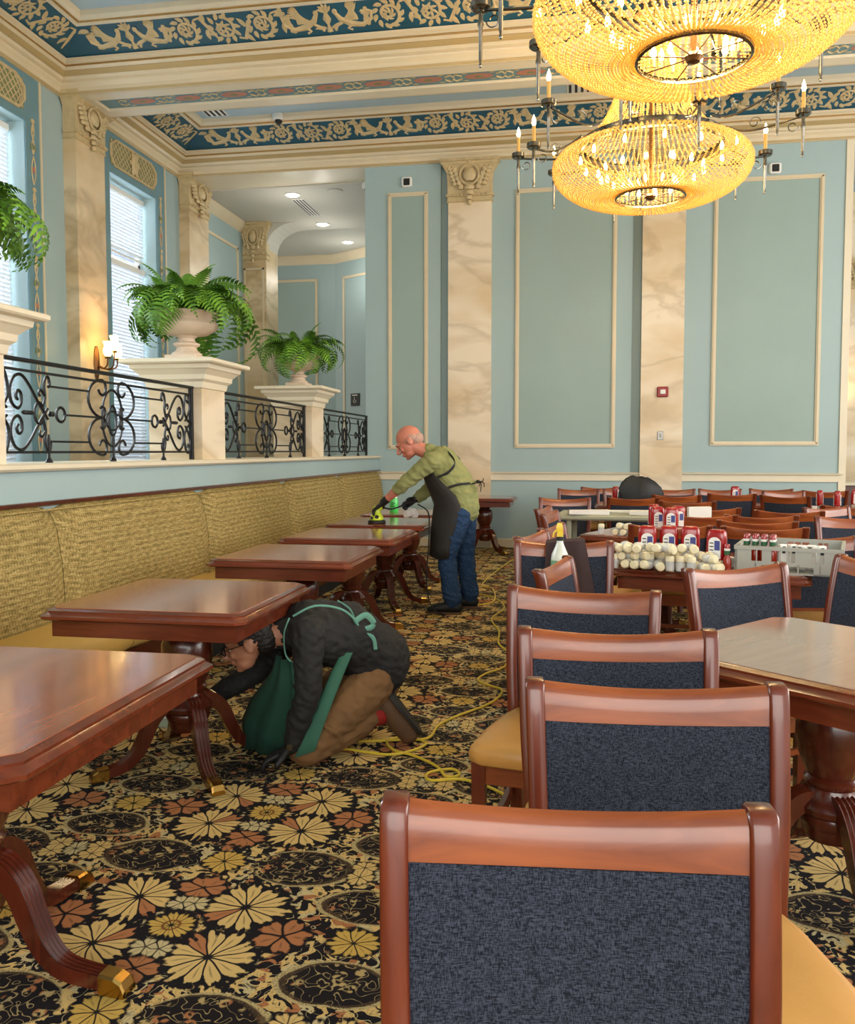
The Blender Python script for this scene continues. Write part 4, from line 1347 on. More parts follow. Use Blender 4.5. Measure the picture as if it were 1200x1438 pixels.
# ------------------------------------------------------------ things on the tables
def ketchup(label, x, y, z, rz, s_=1.0):
    t_ = thing('ketchup_bottle', label, 'bottle', (x, y, z), rz, 'upside-down red ketchup bottles')
    w_, d_ = .05 * s_, .032 * s_
    def oval(k, zz): return [(w_ * k * cos(2 * pi * j / 16) * (1 if True else 1), d_ * k * sin(2 * pi * j / 16), zz * s_) for j in range(16)]
    def sq(k, zz):
        out = []
        for j in range(16):
            a = 2 * pi * j / 16; c_, n_ = cos(a), sin(a)
            out.append((w_ * k * math.copysign(abs(c_) ** .55, c_), d_ * k * math.copysign(abs(n_) ** .55, n_), zz * s_))
        return out
    MB().loft([sq(.8, .045), sq(.97, .06), sq(1, .08), sq(1, .16), sq(.97, .185), sq(.85, .2), sq(.6, .207)]).build('bottle_body', M['red'], t_)
    MB().loft([oval(.62, 0), oval(.62, .035), oval(.78, .046)]).build('cap', M['label'], t_)
    lb_ = []
    for s2 in (-1, 1):
        pts = [(-.032, .055), (.032, .055), (.032, .14)] + [(.032 * cos(a), .14 + .028 * sin(a)) for a in [i * pi / 8 for i in range(1, 8)]] + [(-.032, .14)]
        MB().prism([(a * s_, b * s_) for a, b in pts], s2 * (d_ - .002), s2 * (d_ + .0015), 1).build('label_front', M['label'], t_, False)
        MB().box((.0 * s_, s2 * (d_ + .0025) - .001, .10 * s_), (.028 * s_, s2 * (d_ + .0025) + .0005, .15 * s_)).build('label_blue', M['lblue'], t_, False)
        m = MB()
        for k in range(5): m.box((-.026 * s_, s2 * (d_ + .0022) - .001, (.062 + .018 * k) * s_), (-.006 * s_, s2 * (d_ + .0022) + .0005, (.067 + .018 * k) * s_))
        m.build('label_print', M['grille'], t_, False)
    return t_


KP = ketchup('left one of three ketchup bottles in a row among the salt shakers', .395, 4.84, .7515, R(-6))
KL = [('middle one of three ketchup bottles in a row among the salt shakers', .510, 4.85, .7515, -4), ('right one of three ketchup bottles in a row among the salt shakers', .622, 4.83, .7515, -8),
      ('ketchup bottle standing apart beside a small sauce bottle, left of the grey rack', .735, 4.66, .7515, -30),
      ('ketchup bottle in the back cluster on the small jar table, left', .60, 6.50, .7515, 10), ('ketchup bottle in the back cluster on the small jar table, front', .69, 6.42, .7515, -8),
      ('ketchup bottle in the back cluster on the small jar table, right', .76, 6.62, .7515, 16), ('ketchup bottle standing high behind the back cluster', .60, 6.78, .7515, 60),
      ('ketchup bottle left of the black jacket', .46, 10.12, .7515, 70), ('ketchup bottle in front of the black jacket', .62, 10.0, .7515, 50),
      ('ketchup bottle right of the black jacket before the pilaster', .93, 10.2, .7515, 0), ('lone far ketchup bottle below the right wall panel', 1.83, 10.4, .7515, 0),
      ('ketchup bottle farthest right before the chair rail', 2.95, 9.75, .7515, 0),
      ('left ketchup bottle of the pair on the paper-strewn table', 2.52, 9.5, .7515, 80), ('right ketchup bottle of the pair on the paper-strewn table', 2.66, 9.38, .7515, 70)]
for lb, x, y, z, d in KL: dup(KP, (x, y, z), R(d), lb)

sp = thing('salt_shaker', 'small glass shaker with cream cap in the heap on the jar table', 'shaker', (0, 0, 0), 0, 'salt shakers heaped on the jar table')
MB().lathe([(0, -.035), (.021, -.035), (.024, -.03), (.024, .01), (.02, .018), (0, .018)], seg=12).build('glass_body', M['clear'], sp)
MB().lathe([(0, .015), (.023, .015), (.0235, .034), (.018, .042), (0, .043)], seg=12).build('screw_cap', M['capw'], sp)
MB().lathe([(0, -.032), (.0205, -.032), (.0205, -.008), (0, -.006)], seg=10).build('filling', M['label'], sp)


def shakers(cx, cy, rz, lx, ly, n, layers, label, group, seed):
    rnd = random.Random(seed); used_ = []
    k = 0
    for L_ in range(layers):
        nx = int(lx / .056) - L_; ny = max(1, int(ly / .06) - L_)
        for i in range(nx):
            for j in range(ny):
                if k >= n or rnd.random() < (.08 if L_ == 0 else .35): continue
                u = -lx / 2 + (i + .5 + .5 * (L_ % 2)) * lx / (nx + L_) + rnd.uniform(-.004, .004); v = -ly / 2 + (j + .5 + .5 * (L_ % 2)) * ly / (ny + L_) + rnd.uniform(-.004, .004)
                x = cx + u * cos(rz) - v * sin(rz); y = cy + u * sin(rz) + v * cos(rz)
                o = dup(sp, (x, y, .7765 + L_ * .044)) if (k or cx < .5) else sp
                o.location = (x, y, .7765 + L_ * .044)
                if L_ == 0 and rnd.random() < .3: o.location.z = .7875; o.rotation_euler = (0, 0, 0)
                else: o.rotation_euler = (R(90) + rnd.uniform(-.15, .15), 0, rnd.uniform(-.7, .7))
                o['label'] = label; o['group'] = group; k += 1


shakers(.475, 4.62, R(-14), .56, .24, 64, 3, 'small glass shaker with cream cap in the heap on the jar table', 'salt shakers heaped on the jar table', 4)
shakers(.30, 6.40, R(-24), .30, .10, 14, 2, 'small glass shaker in the row on the table behind the jar table', 'shakers in the row behind the jar table', 6)
shakers(.83, 6.9, R(-24), .2, .1, 8, 1, 'small glass shaker beside the back cluster of ketchup bottles', 'shakers beside the back ketchup cluster', 8)

# sauce bottles: red cap, white band, green glass
sb = thing('sauce_bottle', 'small sauce bottle with red cap standing beside the lone ketchup bottle', 'bottle', (.775, 4.585, .7515), 0, 'small red-capped sauce bottles')
MB().lathe([(0, 0), (.02, 0), (.021, .004), (.021, .055), (.013, .075), (.011, .085), (0, .085)], seg=12).build('glass_body', plain('red_sauce', (150, 40, 20), .2), sb)
MB().lathe([(.0125, .082), (.0145, .083), (.0145, .105), (.012, .106), (0, .106)], seg=12).build('green_sleeve', M['greenp'], sb)
MB().lathe([(.015, .104), (.0155, .105), (.0155, .116), (0, .117)], seg=12).build('white_band', M['label'], sb)
MB().lathe([(.0145, .116), (.0145, .134), (.012, .138), (0, .138)], seg=12).build('red_cap', M['red'], sb)

# grey dish rack with windows in its walls
rk = thing('dish_rack', 'grey plastic dish rack full of sauce bottles and cards on the jar table', 'rack', (1.12, 4.73, .7515), R(-17))
RW, RD, RH = .25, .24, .135
for (name, T) in (('front_wall', Matrix.Identity(4)), ('back_wall', Matrix.Rotation(pi, 4, 'Z')), ('left_wall', Matrix.Rotation(-pi / 2, 4, 'Z')), ('right_wall', Matrix.Rotation(pi / 2, 4, 'Z'))):
    m = MB(); y0, y1 = -RW, -RW + .012
    m.box((-RW, y0 - .004, RH - .018), (RW, y1, RH), T)
    m.box((-RW, y0, .0), (-.12, y1, .04), T); m.box((.12, y0, 0), (RW, y1, .04), T); m.box((-RW, y0, .04), (RW, y1, .06), T)
    xs = [-RW, -.17, -.145, -.12, -.075, -.05, -.025, 0, .025, .05, .075, .12, .145, .17, RW]
    openb = [(-.17, -.148), (-.142, -.12), (-.075, -.04), (-.033, -.003), (.003, .035), (.11, .135), (.141, .166)]
    prev = -RW
    for a, b in openb: m.box((prev, y0, .06), (a, y1, RH - .018), T); prev = b
    m.box((prev, y0, .06), (RW, y1, RH - .018), T)
    m.build(name, M['grayp'], rk, False)
m = MB().box((-RW, -RW, .0), (RW, RW, .008))
for k in range(1, 5): m.box((-RW, -RW + k * .1 - .003, .008), (RW, -RW + k * .1 + .003, .05)); m.box((-RW + k * .1 - .003, -RW, .008), (-RW + k * .1 + .003, RW, .05))
m.build('rack_grid', M['grayp'], rk, False)
rnd = random.Random(2)
for i in range(2):
    for j in range(4):
        T = Matrix.Translation((1.12, 4.73, .8)) @ Matrix.Rotation(R(-17), 4, 'Z')
        p = T @ V((-.20 + j * .042, -.20 + i * .05, .003))
        dup(sb, p, 0, 'small sauce bottle with red cap packed in the grey rack', 'red-capped sauce bottles packed in the grey rack')
for i in range(5):
    p = T @ V((-.03 + .045 * i, -.17 + .02 * (i % 2), -.03))
    o = thing('card_holder', 'small white printed card holder standing in the grey rack', 'card holder', p, R(rnd.uniform(-40, 30)), 'white card holders in the grey rack')
    MB().rbox((-.022, -.014, 0), (.022, .014, .125), .004).build('holder_body', M['label'], o, False)
    MB().box((-.012, -.016, .08), (.006, -.0135, .115)).build('print', M['grille'], o, False)
o = thing('card_holder', 'white printed card holder on the jar table left of the grey rack', 'card holder', (.80, 4.70, .7515), R(10))
MB().rbox((-.03, -.018, 0), (.03, .018, .06), .006).build('holder_body', M['label'], o, False)
MB().box((-.012, -.021, .02), (.006, -.0175, .05)).build('print', M['grille'], o, False)

def sheet(name, lb, cat, x, y, z, rz, lx, ly, h=.004, mat='paper', group=None):
    o = MB().loft([[(a * lx / 2, b * ly / 2, zz + (.004 if a * b > 0 else 0)) for a, b in ((-1, -1), (1, -1), (1, 1), (-1, 1))] for zz in (0, h)]).build(name, M[mat], None, False)
    o.location = (x, y, z); o.rotation_euler = (0, 0, rz); return tag(o, lb, cat, group)


sheet('rolled_napkin', 'white rolled napkin on the near edge of the folding table', 'napkin', .12, 7.82, .796, R(8), .36, .09, .04)
sheet('paper_sheet', 'white papers lying at the back of the folding table', 'paper', .3, 8.2, .796, R(-6), .42, .16, .012)
sheet('tray', 'shallow white tray on the right part of the folding table', 'tray', .70, 7.9, .796, R(-6), .42, .3, .03)
sheet('folded_card', 'folded white card standing behind the dark curved chair rail', 'card', .98, 7.1, .80, R(10), .18, .05, .12)
sheet('paper_sheet', 'white papers on the left of the paper-strewn table', 'paper', 2.55, 9.72, .7515, R(8), .3, .2, .02)
sheet('paper_sheet', 'white papers on the near side of the paper-strewn table', 'paper', 2.72, 9.22, .7515, R(-4), .34, .14, .02)
sheet('napkin_pile', 'heap of white napkins on the table at the right edge', 'napkins', 2.98, 9.45, .7515, R(4), .26, .2, .05)
for k, (x, y, lb) in enumerate(((.98, 10.3, 'crumpled white napkins left of the middle pilaster'), (1.62, 10.35, 'crumpled white napkins beside the lone far ketchup bottle'), (.78, 10.0, 'crumpled white napkins in front of the black jacket'), (1.96, 10.4, 'crumpled white napkins right of the lone far ketchup bottle'))):
    m = MB()
    rn = random.Random(k)
    for i in range(5): m.ball((rn.uniform(-.05, .05), rn.uniform(-.03, .03), .02), (.045, .03, .022 + .015 * rn.random()), 7)
    o = m.build('napkin_pile', M['paper']); o.location = (x, y, .752); tag(o, lb, 'napkins'); o['kind'] = 'stuff'

# black jacket heaped over a far chair
m = MB()
loops = []
for z, rx, ry, cx in ((.76, .21, .10, -.02), (.84, .235, .11, -.01), (.92, .24, .11, 0), (.99, .21, .10, .01), (1.05, .15, .08, .01), (1.085, .09, .05, .0)):
    loops.append([(cx + rx * cos(a) * (1 + .13 * sin(3 * a + z * 9)), ry * sin(a) * (1 + .15 * cos(5 * a)), z - .03 * rx / .24 * cos(a) + .006 * cos(5 * a)) for a in [2 * pi * j / 20 for j in range(20)]])
jk = thing('jacket', 'black jacket heaped over a chair before the middle marble pilaster', 'jacket', (.70, 9.75, 0))
MB().loft(loops).build('hood', M['black'], jk)
MB().loft([[(-.2 - .04 * k, -.03, .93 - .1 * k), (-.11 - .05 * k, -.06, .95 - .1 * k), (-.1 - .05 * k, .04, .95 - .1 * k), (-.2 - .04 * k, .04, .93 - .1 * k)] for k in range(3)]).build('sleeve', M['black'], jk)

# dark cloth and spray bottle on the chair by the aisle
ck = thing('dark_cloth', 'dark maroon cloth draped over the chair back behind the spray bottle', 'cloth', (-.06, 4.57, 0), R(5))
loops = []
prof = [(-.075, .52), (-.07, .62), (-.058, .74), (-.046, .84), (-.035, .892), (-.01, .905), (.02, .895), (.035, .84)]
for i in range(11):
    u = i / 10; x = -.09 + .20 * u
    spread = [(1 + 1.0 * (u - .2) * max(0, (.9 - z)) * 2) for _, z in prof]
    w_ = .006 * sin(u * 14)
    out = [(x + (.12 * max(0, .88 - z) * (u - .3) * 2.4), y + w_, z + .01 * (u - .5)) for y, z in prof]
    inn = [(a, b + .006, c_ - .006) for a, b, c_ in out[::-1]]
    loops.append(out + inn)
MB().loft(loops).build('cloth_fold', plain('maroon_cloth', (58, 40, 40), .9, var=.2, scale=20), ck)
# bottle
b_ = thing('spray_bottle', 'spray bottle with yellow nozzle and green label hooked on the chair back', 'bottle', (-.075, 4.42, .665), R(0))
MB().lathe([(0, 0), (.04, 0), (.045, .008), (.045, .15), (.042, .175), (.024, .215), (.017, .235), (.017, .25), (0, .25)], seg=20).build('bottle_body', glass('milky_bottle', (210, 214, 200), .2, .95), b_)
MB().lathe([(.0455, .02), (.0462, .025), (.0462, .14), (.0455, .145)], seg=20, cap=False).build('green_label', plain('green_label', (104, 150, 110), .5, var=.5, scale=14), b_)
MB().lathe([(0, .245), (.019, .245), (.019, .265), (0, .268)], seg=14).build('collar', M['black'], b_)
MB().loft([[(-.016, -.012, .265), (.016, -.012, .265), (.016, .012, .265), (-.016, .012, .265)], [(-.014, -.012, .30), (.014, -.012, .30), (.014, .012, .30), (-.014, .012, .30)], [(-.02, -.014, .312), (.014, -.014, .312), (.014, .014, .312), (-.02, .014, .312)], [(-.014, -.009, .335), (.010, -.009, .335), (.010, .009, .335), (-.014, .009, .335)]]).build('yellow_nozzle', plain('yellow_plastic', (232, 200, 50), .4), b_)
MB().tube([(-.014, 0, .30), (-.03, 0, .285), (-.034, 0, .262)], .005, 6).build('trigger', plain('yellow_trigger', (232, 200, 50), .4), b_)

# bottle with green fluid on the sixth table
b_ = thing('green_bottle', 'bottle of bright green fluid with white cap on the sixth table', 'bottle', (-1.80, 8.42, .7515), 0)
MB().lathe([(0, 0), (.04, 0), (.044, .006), (.044, .12), (.036, .145), (.02, .155), (0, .155)], seg=20).build('fluid', M['limeg'], b_)
MB().lathe([(0, .15), (.036, .146), (.024, .168), (.022, .185), (0, .187)], seg=16).build('white_cap', M['label'], b_)
m = MB()
for k in range(3): m.box((-.018, -.0455, .055 + .018 * k), (.016 - .008 * (k % 2), -.0435, .063 + .018 * k))
m.build('dark_print', M['grille'], b_, False)
# clear bottle standing on the carpet behind the second table's leg
b_ = thing('clear_bottle', 'clear spray bottle with paper label standing on the carpet under the table', 'bottle', (-2.0, 3.92, 0), 0)
MB().lathe([(0, 0), (.045, 0), (.05, .008), (.05, .15), (.044, .18), (.02, .21), (.016, .235), (0, .235)], seg=20).build('bottle_body', M['clear'], b_)
MB().lathe([(0, .004), (.046, .006), (.046, .03), (0, .03)], seg=20).build('green_fluid', plain('pale_green_fluid', (130, 190, 110), .2), b_)
MB().lathe([(.051, .05), (.0515, .055), (.0515, .14), (.051, .145)], seg=20, cap=False).build('paper_label', M['label'], b_)
MB().lathe([(0, .23), (.018, .23), (.02, .26), (.012, .28), (0, .28)], seg=12).build('nozzle', M['label'], b_)

# yellow extension cord
cp = [(-1.60, 3.80), (-1.35, 3.63), (-1.163, 3.602), (-1.052, 3.715), (-.93, 3.70), (-.816, 3.682), (-.73, 3.74), (-.675, 3.86), (-.78, 3.93), (-.86, 3.86), (-.80, 3.74), (-.70, 3.69), (-.58, 3.58), (-.52, 3.47), (-.47, 3.50), (-.51, 3.56), (-.60, 3.50), (-.58, 3.42), (-.44, 3.45), (-.27, 3.33), (-.12, 3.1)]
cp2 = [(-.99, 3.83), (-.82, 3.88), (-.68, 3.93), (-.66, 4.12), (-.593, 4.283), (-.44, 4.55), (-.40, 4.8), (-.49, 4.9), (-.56, 5.0), (-.53, 5.15), (-.43, 5.35), (-.43, 5.7), (-.524, 5.985), (-.56, 6.4), (-.66, 6.87), (-.60, 7.4), (-.75, 7.9), (-.95, 8.0), (-.86, 7.5), (-.72, 7.7), (-.80, 8.4), (-.93, 8.6), (-.86, 9.795), (-.7, 11.2)]
for lb, pts in (('yellow extension cord looping beside the kneeling person', cp), ('long yellow extension cord trailing down the aisle to the far wall', cp2)):
    pp = smooth([(x, y, .0075) for x, y in pts], 6)
    n = len(pp); pp = [(x, y, z + .0) for x, y, z in pp]
    o = MB().tube(pp, .0065, 6, side=(0, 0, 1)).build('extension_cord', M['cord']); tag(o, lb, 'cord', 'yellow extension cords')

# sideboard glimpsed beyond the right end of the wall
t_ = thing('sideboard', 'dark wooden sideboard beyond the right end of the blue wall', 'sideboard', (4.0, 13.6, 0))
MB().rbox((-.45, -.25, 0), (.45, .25, .86), .01).build('cabinet', M['wood_p'], t_, False)
MB().rbox((-.5, -.28, .86), (.5, .28, .90), .01).build('stone_top', M['cream2'], t_, False)

# ------------------------------------------------------------ chandeliers
def chandelier(label, loc):
    t_ = thing('chandelier', label, 'chandelier', loc, 0, 'crystal bead chandeliers')
    def strands(name, prof, n, step, r0, ph=0, drop=0):
        m = MB(); P = smooth([(a, b) for a, b in prof], 8)
        d = [0]
        for i in range(1, len(P)): d.append(d[-1] + math.dist(P[i], P[i - 1]))
        L = d[-1]; cnt = int(L / step)
        for k in range(n):
            a = 2 * pi * (k + ph) / n; ca, sa = cos(a), sin(a); j = 0
            for i in range(cnt + 1):
                s_ = L * i / cnt
                while j < len(d) - 2 and d[j + 1] < s_: j += 1
                f = (s_ - d[j]) / max(1e-6, d[j + 1] - d[j]); r_ = P[j][0] + (P[j + 1][0] - P[j][0]) * f; z = P[j][1] + (P[j + 1][1] - P[j][1]) * f
                m.octa((r_ * ca, r_ * sa, z), r0 * (1.0 if i % 3 else 1.35))
        o = m.build(name, M['bead'], t_, True, 3.2); o['kind'] = 'stuff'; return o
    strands('bowl_strands', [(.60, .44), (.74, .425), (.83, .37), (.865, .29), (.83, .19), (.73, .10), (.58, .035), (.43, .015), (.31, .045)], 104, .0175, .0088)
    strands('tent_strands', [(.60, .52), (.50, .60), (.40, .74), (.32, .92), (.24, 1.2), (.15, 1.62)], 66, .018, .0085)
    strands('inner_strands', [(.30, .05), (.29, .14), (.28, .24)], 44, .019, .007)
    for (name, prof) in (('silver_band', [(.60, .43), (.635, .435), (.64, .47), (.635, .515), (.60, .52)]), ('bottom_ring', [(.295, .02), (.31, .025), (.31, .045), (.295, .05)]), ('crown_ring', [(.13, 1.60), (.165, 1.61), (.17, 1.66), (.13, 1.67)])):
        MB().lathe(prof, seg=48, cap=False).build(name, M['silver'], t_)
    MB().tube([(0, 0, .05), (0, 0, 2.2)], .018, 8).build('stem', M['bronze'], t_)
    MB().lathe([(.0, .0), (.035, .01), (.05, .035), (.03, .06), (0, .07)], seg=14).build('hub', M['bronze'], t_)
    for k in range(8):
        a = 2 * pi * k / 8 + .2; MB().tube([(.03 * cos(a), .03 * sin(a), .035), (.30 * cos(a), .30 * sin(a), .035)], .004, 5).build('spoke', M['bronze'], t_)
    # bulbs inside the bowl
    for (n, r_, z) in ((10, .24, .13), (14, .46, .25), (12, .62, .36)):
        for k in range(n):
            a = 2 * pi * (k + .3 * r_) / n
            s_ = MB().lathe([(0, -.075), (.010, -.075), (.010, -.03), (0, -.03)], (r_ * cos(a), r_ * sin(a), z), 8).build('candle_sleeve', M['candle'], t_)
            MB().lathe([(0, -.03), (.010, -.028), (.017, -.008), (.014, .015), (.006, .035), (0, .045)], (r_ * cos(a), r_ * sin(a), z), 8).build('bulb', M['bulb'], s_)
    # twelve arms with candles
    for k in range(12):
        a = 2 * pi * (k + .5) / 12
        ro = 1.24 if k % 3 else 1.06; zo = 0 if k % 3 else -.12
        f = lambda r_, z: (r_ * cos(a), r_ * sin(a), z - .06)
        arm = MB().tube(smooth([f(.63, .61), f(.75, .56 + zo * .3), f(.9, .55 + zo * .7), f(ro - .03, .60 + zo)], 5), .010, 6).build('arm', M['silver'], t_)
        MB().tube([f(.86 + .05 * cos(q) * (1 - q / 12), .61 + zo + .05 * sin(q) * (1 - q / 12)) for q in [.5 * i for i in range(14)]], .005, 5).build('arm_scroll', M['silver'], arm)
        MB().tube([f(ro - .08 + .045 * cos(q) * (1 - q / 12), .53 + zo - .045 * sin(q) * (1 - q / 12)) for q in [.5 * i for i in range(13)]], .005, 5).build('arm_scroll', M['silver'], arm)
        c_ = f(ro, 0)
        MB().lathe([(.0, .27 + zo), (.008, .27 + zo), (.012, .28 + zo), (.007, .295 + zo), (.012, .32 + zo), (.013, .50 + zo), (.02, .52 + zo), (.014, .55 + zo), (.014, .60 + zo), (.024, .61 + zo)], c_, 10).build('drop_rod', M['silver'], t_)
        MB().lathe([(.0, .605 + zo), (.05, .605 + zo), (.062, .615 + zo), (.062, .65 + zo), (.058, .65 + zo), (.055, .62 + zo), (0, .618 + zo)], c_, 18).build('candle_cup', M['silver'], t_)
        s_ = MB().lathe([(0, .615 + zo), (.016, .615 + zo), (.016, .80 + zo), (0, .80 + zo)], c_, 10).build('candle_sleeve', M['candle'], t_)
        MB().lathe([(0, .80 + zo), (.010, .802 + zo), (.019, .827 + zo), (.015, .855 + zo), (.006, .88 + zo), (0, .90 + zo)], c_, 8).build('bulb', M['bulb'], s_)
    MB().lathe([(0, 5.93 - loc[2]), (.12, 5.93 - loc[2]), (.10, 5.89 - loc[2]), (.03, 5.86 - loc[2]), (0, 5.86 - loc[2])], seg=20).build('ceiling_canopy', M['bronze'], t_)
    MB().tube([(0, 0, 2.2), (0, 0, 5.88 - loc[2])], .012, 6).build('hanging_chain', M['bronze'], t_)
    for (q, zz, pw) in ((0, .30, 46), (0, 1.0, 12)):
        l = point('chandelier_lamp', (0, 0, zz), pw, (1, .80, .46), .25); l.parent = t_
    return t_


chandelier('farther crystal bead chandelier, smaller, all its candles in view', (.635, 8.0, 3.60))
chandelier('nearer crystal bead chandelier, larger, cut by the top edge', (.61, 4.95, 3.47))

# ------------------------------------------------------------ people: limbs laid out joint by joint, melted into one surface
def melt(mb, name, mat, parent, voxel, smooth_it=6, folds=None):
    o = mb.build(name, mat, parent, True, 3.2)
    r = o.modifiers.new('remesh', 'REMESH'); r.mode = 'VOXEL'; r.voxel_size = voxel; r.use_smooth_shade = True
    if smooth_it:
        s_ = o.modifiers.new('smooth', 'SMOOTH'); s_.factor = .5; s_.iterations = smooth_it
    if folds:
        tx = bpy.data.textures.new('cloth_folds', 'CLOUDS'); tx.noise_scale = folds[0]; tx.noise_depth = 1
        d_ = o.modifiers.new('folds', 'DISPLACE'); d_.texture = tx; d_.strength = folds[1]; d_.mid_level = .5; d_.texture_coords = 'OBJECT'
        e_ = bpy.data.objects.get('fold_frame')
        if e_ is None:
            e_ = bpy.data.objects.new('fold_frame', None); C.objects.link(e_); e_['kind'] = 'helper'; e_.scale = (1, 1, .45); e_.rotation_euler = (.3, .6, 0)
        d_.texture_coords_object = e_
    return o


def lerp(a, b, t): return tuple(a[i] + (b[i] - a[i]) * t for i in range(3))


def hand(m, wrist, fdir, palm, thumb_side, g=0.0, curl=.9, spread=.18, L=.095):
    """wrist point, finger direction, palm normal (fingers curl towards it), side of the thumb; g = extra thickness"""
    F = V(fdir).normalized(); N = V(palm); N = (N - F * N.dot(F)).normalized(); S = F.cross(N)
    if S.dot(V(thumb_side)) < 0: S = -S
    w0 = V(wrist)
    pts = [w0, w0 + F * L * .35, w0 + F * L * .75, w0 + F * L]
    m.capsule([tuple(p) for p in pts], [(.028 + g, .020 + g), (.034 + g, .017 + g), (.042 + g, .016 + g), (.040 + g, .014 + g)], 12, side=tuple(S))
    base = w0 + F * L
    for i, (off, ln) in enumerate(((.031, .070), (.011, .078), (-.010, .073), (-.030, .058))):
        p = base + S * off; d = (F + S * off * spread * 22 * .25).normalized(); P_ = [tuple(p - d * .015)]; a = 0
        for k in range(3):
            p = p + (d * cos(a) + N * sin(a)) * ln * (.44, .31, .25)[k]; P_.append(tuple(p)); a += curl * (.8, .75, .6)[k]
        m.capsule(P_, [.0105 + g, .0100 + g, .0092 + g, .0080 + g], 8)
    p = w0 + F * L * .25 + S * .026; d = (F * .55 + S * .8 + N * .35).normalized(); P_ = [tuple(p)]
    for k in range(2):
        p = p + d * (.040, .030)[k]; P_.append(tuple(p)); d = (d + F * .55 + N * .3 * curl).normalized()
    m.capsule(P_, [.014 + g, .0125 + g, .010 + g], 8)


def head(m, c, fwd, up, k=1.0):
    """c centre of the skull; features towards fwd"""
    F = V(fwd).normalized(); U = V(up); U = (U - F * U.dot(F)).normalized(); S = U.cross(F)
    T = Matrix(((F.x, S.x, U.x, c[0]), (F.y, S.y, U.y, c[1]), (F.z, S.z, U.z, c[2]), (0, 0, 0, 1))) @ Matrix.Scale(k, 4)
    m.ball((-.012, 0, .03), (.098, .077, .092), 20, T)
    m.ball((.03, 0, -.01), (.066, .064, .082), 16, T)
    m.ball((.045, 0, -.068), (.046, .050, .040), 14, T)          # jaw and chin
    m.ball((.076, 0, -.092), (.022, .024, .018), 10, T)
    m.ball((.082, 0, .030), (.022, .050, .013), 10, T)           # brow
    m.ball((.078, .034, -.02), (.016, .022, .020), 8, T); m.ball((.078, -.034, -.02), (.016, .022, .020), 8, T)
    m.tube([tuple(T @ V(q)) for q in ((.090, 0, .022), (.108, 0, .002), (.124, 0, -.020), (.106, 0, -.034))], [.009, .011, .015, .012], 8)
    m.ball((.098, .012, -.030), (.010, .008, .008), 6, T); m.ball((.098, -.012, -.030), (.010, .008, .008), 6, T)
    m.ball((.096, 0, -.052), (.012, .024, .006), 8, T); m.ball((.093, 0, -.064), (.012, .020, .007), 8, T)   # lips
    for s_ in (-1, 1):
        E_ = T @ Matrix.Translation((-.008, s_ * .078, -.004)) @ Matrix.Rotation(s_ * .35, 4, 'Z')
        m.ball((0, 0, 0), (.023, .010, .036), 12, E_); m.ball((-.008, s_ * .008, .010), (.013, .006, .022), 8, E_)
    return T


def face_bits(T, par, brow_col, glasses=False):
    for s_ in (-1, 1):
        e = MB().ball((.080, s_ * .033, .004), (.008, .011, .004), 10, T).build('eye', M['capw'], par)
        MB().ball((.0875, s_ * .033, .004), (.003, .006, .0055), 8, T).build('iris', M['hair'], e)
        MB().tube([tuple(T @ V(q)) for q in ((.088, s_ * .052, .026), (.098, s_ * .034, .034), (.101, s_ * .016, .030))], .0045, 6).build('eyebrow', brow_col, par)
    MB().tube([tuple(T @ V(q)) for q in ((.098, -.020, -.057), (.106, 0, -.0565), (.098, .020, -.057))], .0025, 6).build('lip_line', plain('lip_line', (120, 66, 58), .6), par)
    if glasses:
        for s_ in (-1, 1):
            MB().tube([tuple(T @ V((.110, s_ * .033 + .024 * cos(a), .008 + .018 * sin(a)))) for a in [2 * pi * i / 14 for i in range(14)]], .003, 5, closed=True).build('glasses_rim', M['black'], par)
            MB().tube([tuple(T @ V(q)) for q in ((.110, s_ * .056, .012), (.05, s_ * .078, .014), (-.005, s_ * .085, .010))], .0018, 5).build('glasses_temple', M['black'], par)
        MB().tube([tuple(T @ V(q)) for q in ((.110, -.010, .012), (.115, 0, .014), (.110, .010, .012))], .0025, 5).build('glasses_bridge', M['black'], par)


# ---- the standing man
P = thing('person', 'bald person in olive sweater and black apron, leaning over the fifth table with a polisher', 'person', (-1.0, 7.2, 0))
P.location = (0, 0, 0)
hipL, hipR = (-.955, 7.10, .86), (-.935, 7.29, .86)
knL, knR = (-1.06, 7.07, .47), (-.935, 7.33, .48)
anL, anR = (-1.005, 7.06, .095), (-.90, 7.36, .095)
pel, wst, mid, cht, nkb = (-.965, 7.195, .92), (-1.005, 7.2, 1.02), (-1.06, 7.2, 1.13), (-1.12, 7.2, 1.25), (-1.215, 7.2, 1.345)
shL, shR = (-1.175, 7.01, 1.285), (-1.20, 7.38, 1.275)
elL, elR = (-1.40, 6.99, 1.10), (-1.27, 7.47, 1.03)
wrL, wrR = (-1.60, 7.06, .935), (-1.385, 7.40, .945)
hc = (-1.40, 7.19, 1.445); hf, hu = V((-1, -.12, -.75)), V((-.6, 0, 1))
b = MB()
b.capsule([pel, wst, mid, cht], [(.155, .105), (.15, .105), (.165, .12), (.17, .115)], 16, side=(0, 1, 0))
b.capsule([cht, nkb], [(.13, .10), (.075, .07)], 14, side=(0, 1, 0))
b.capsule([nkb, (-1.29, 7.195, 1.375), (-1.36, 7.19, 1.405)], [.068, .062, .060], 12)
for sh, el, wr in ((shL, elL, wrL), (shR, elR, wrR)):
    b.capsule([lerp(cht, sh, .5), sh], [.075, .062], 12)
    b.capsule([sh, lerp(sh, el, .5), el], [.062, .053, .042], 12); b.capsule([el, lerp(el, wr, .4), wr], [.044, .042, .029], 12)
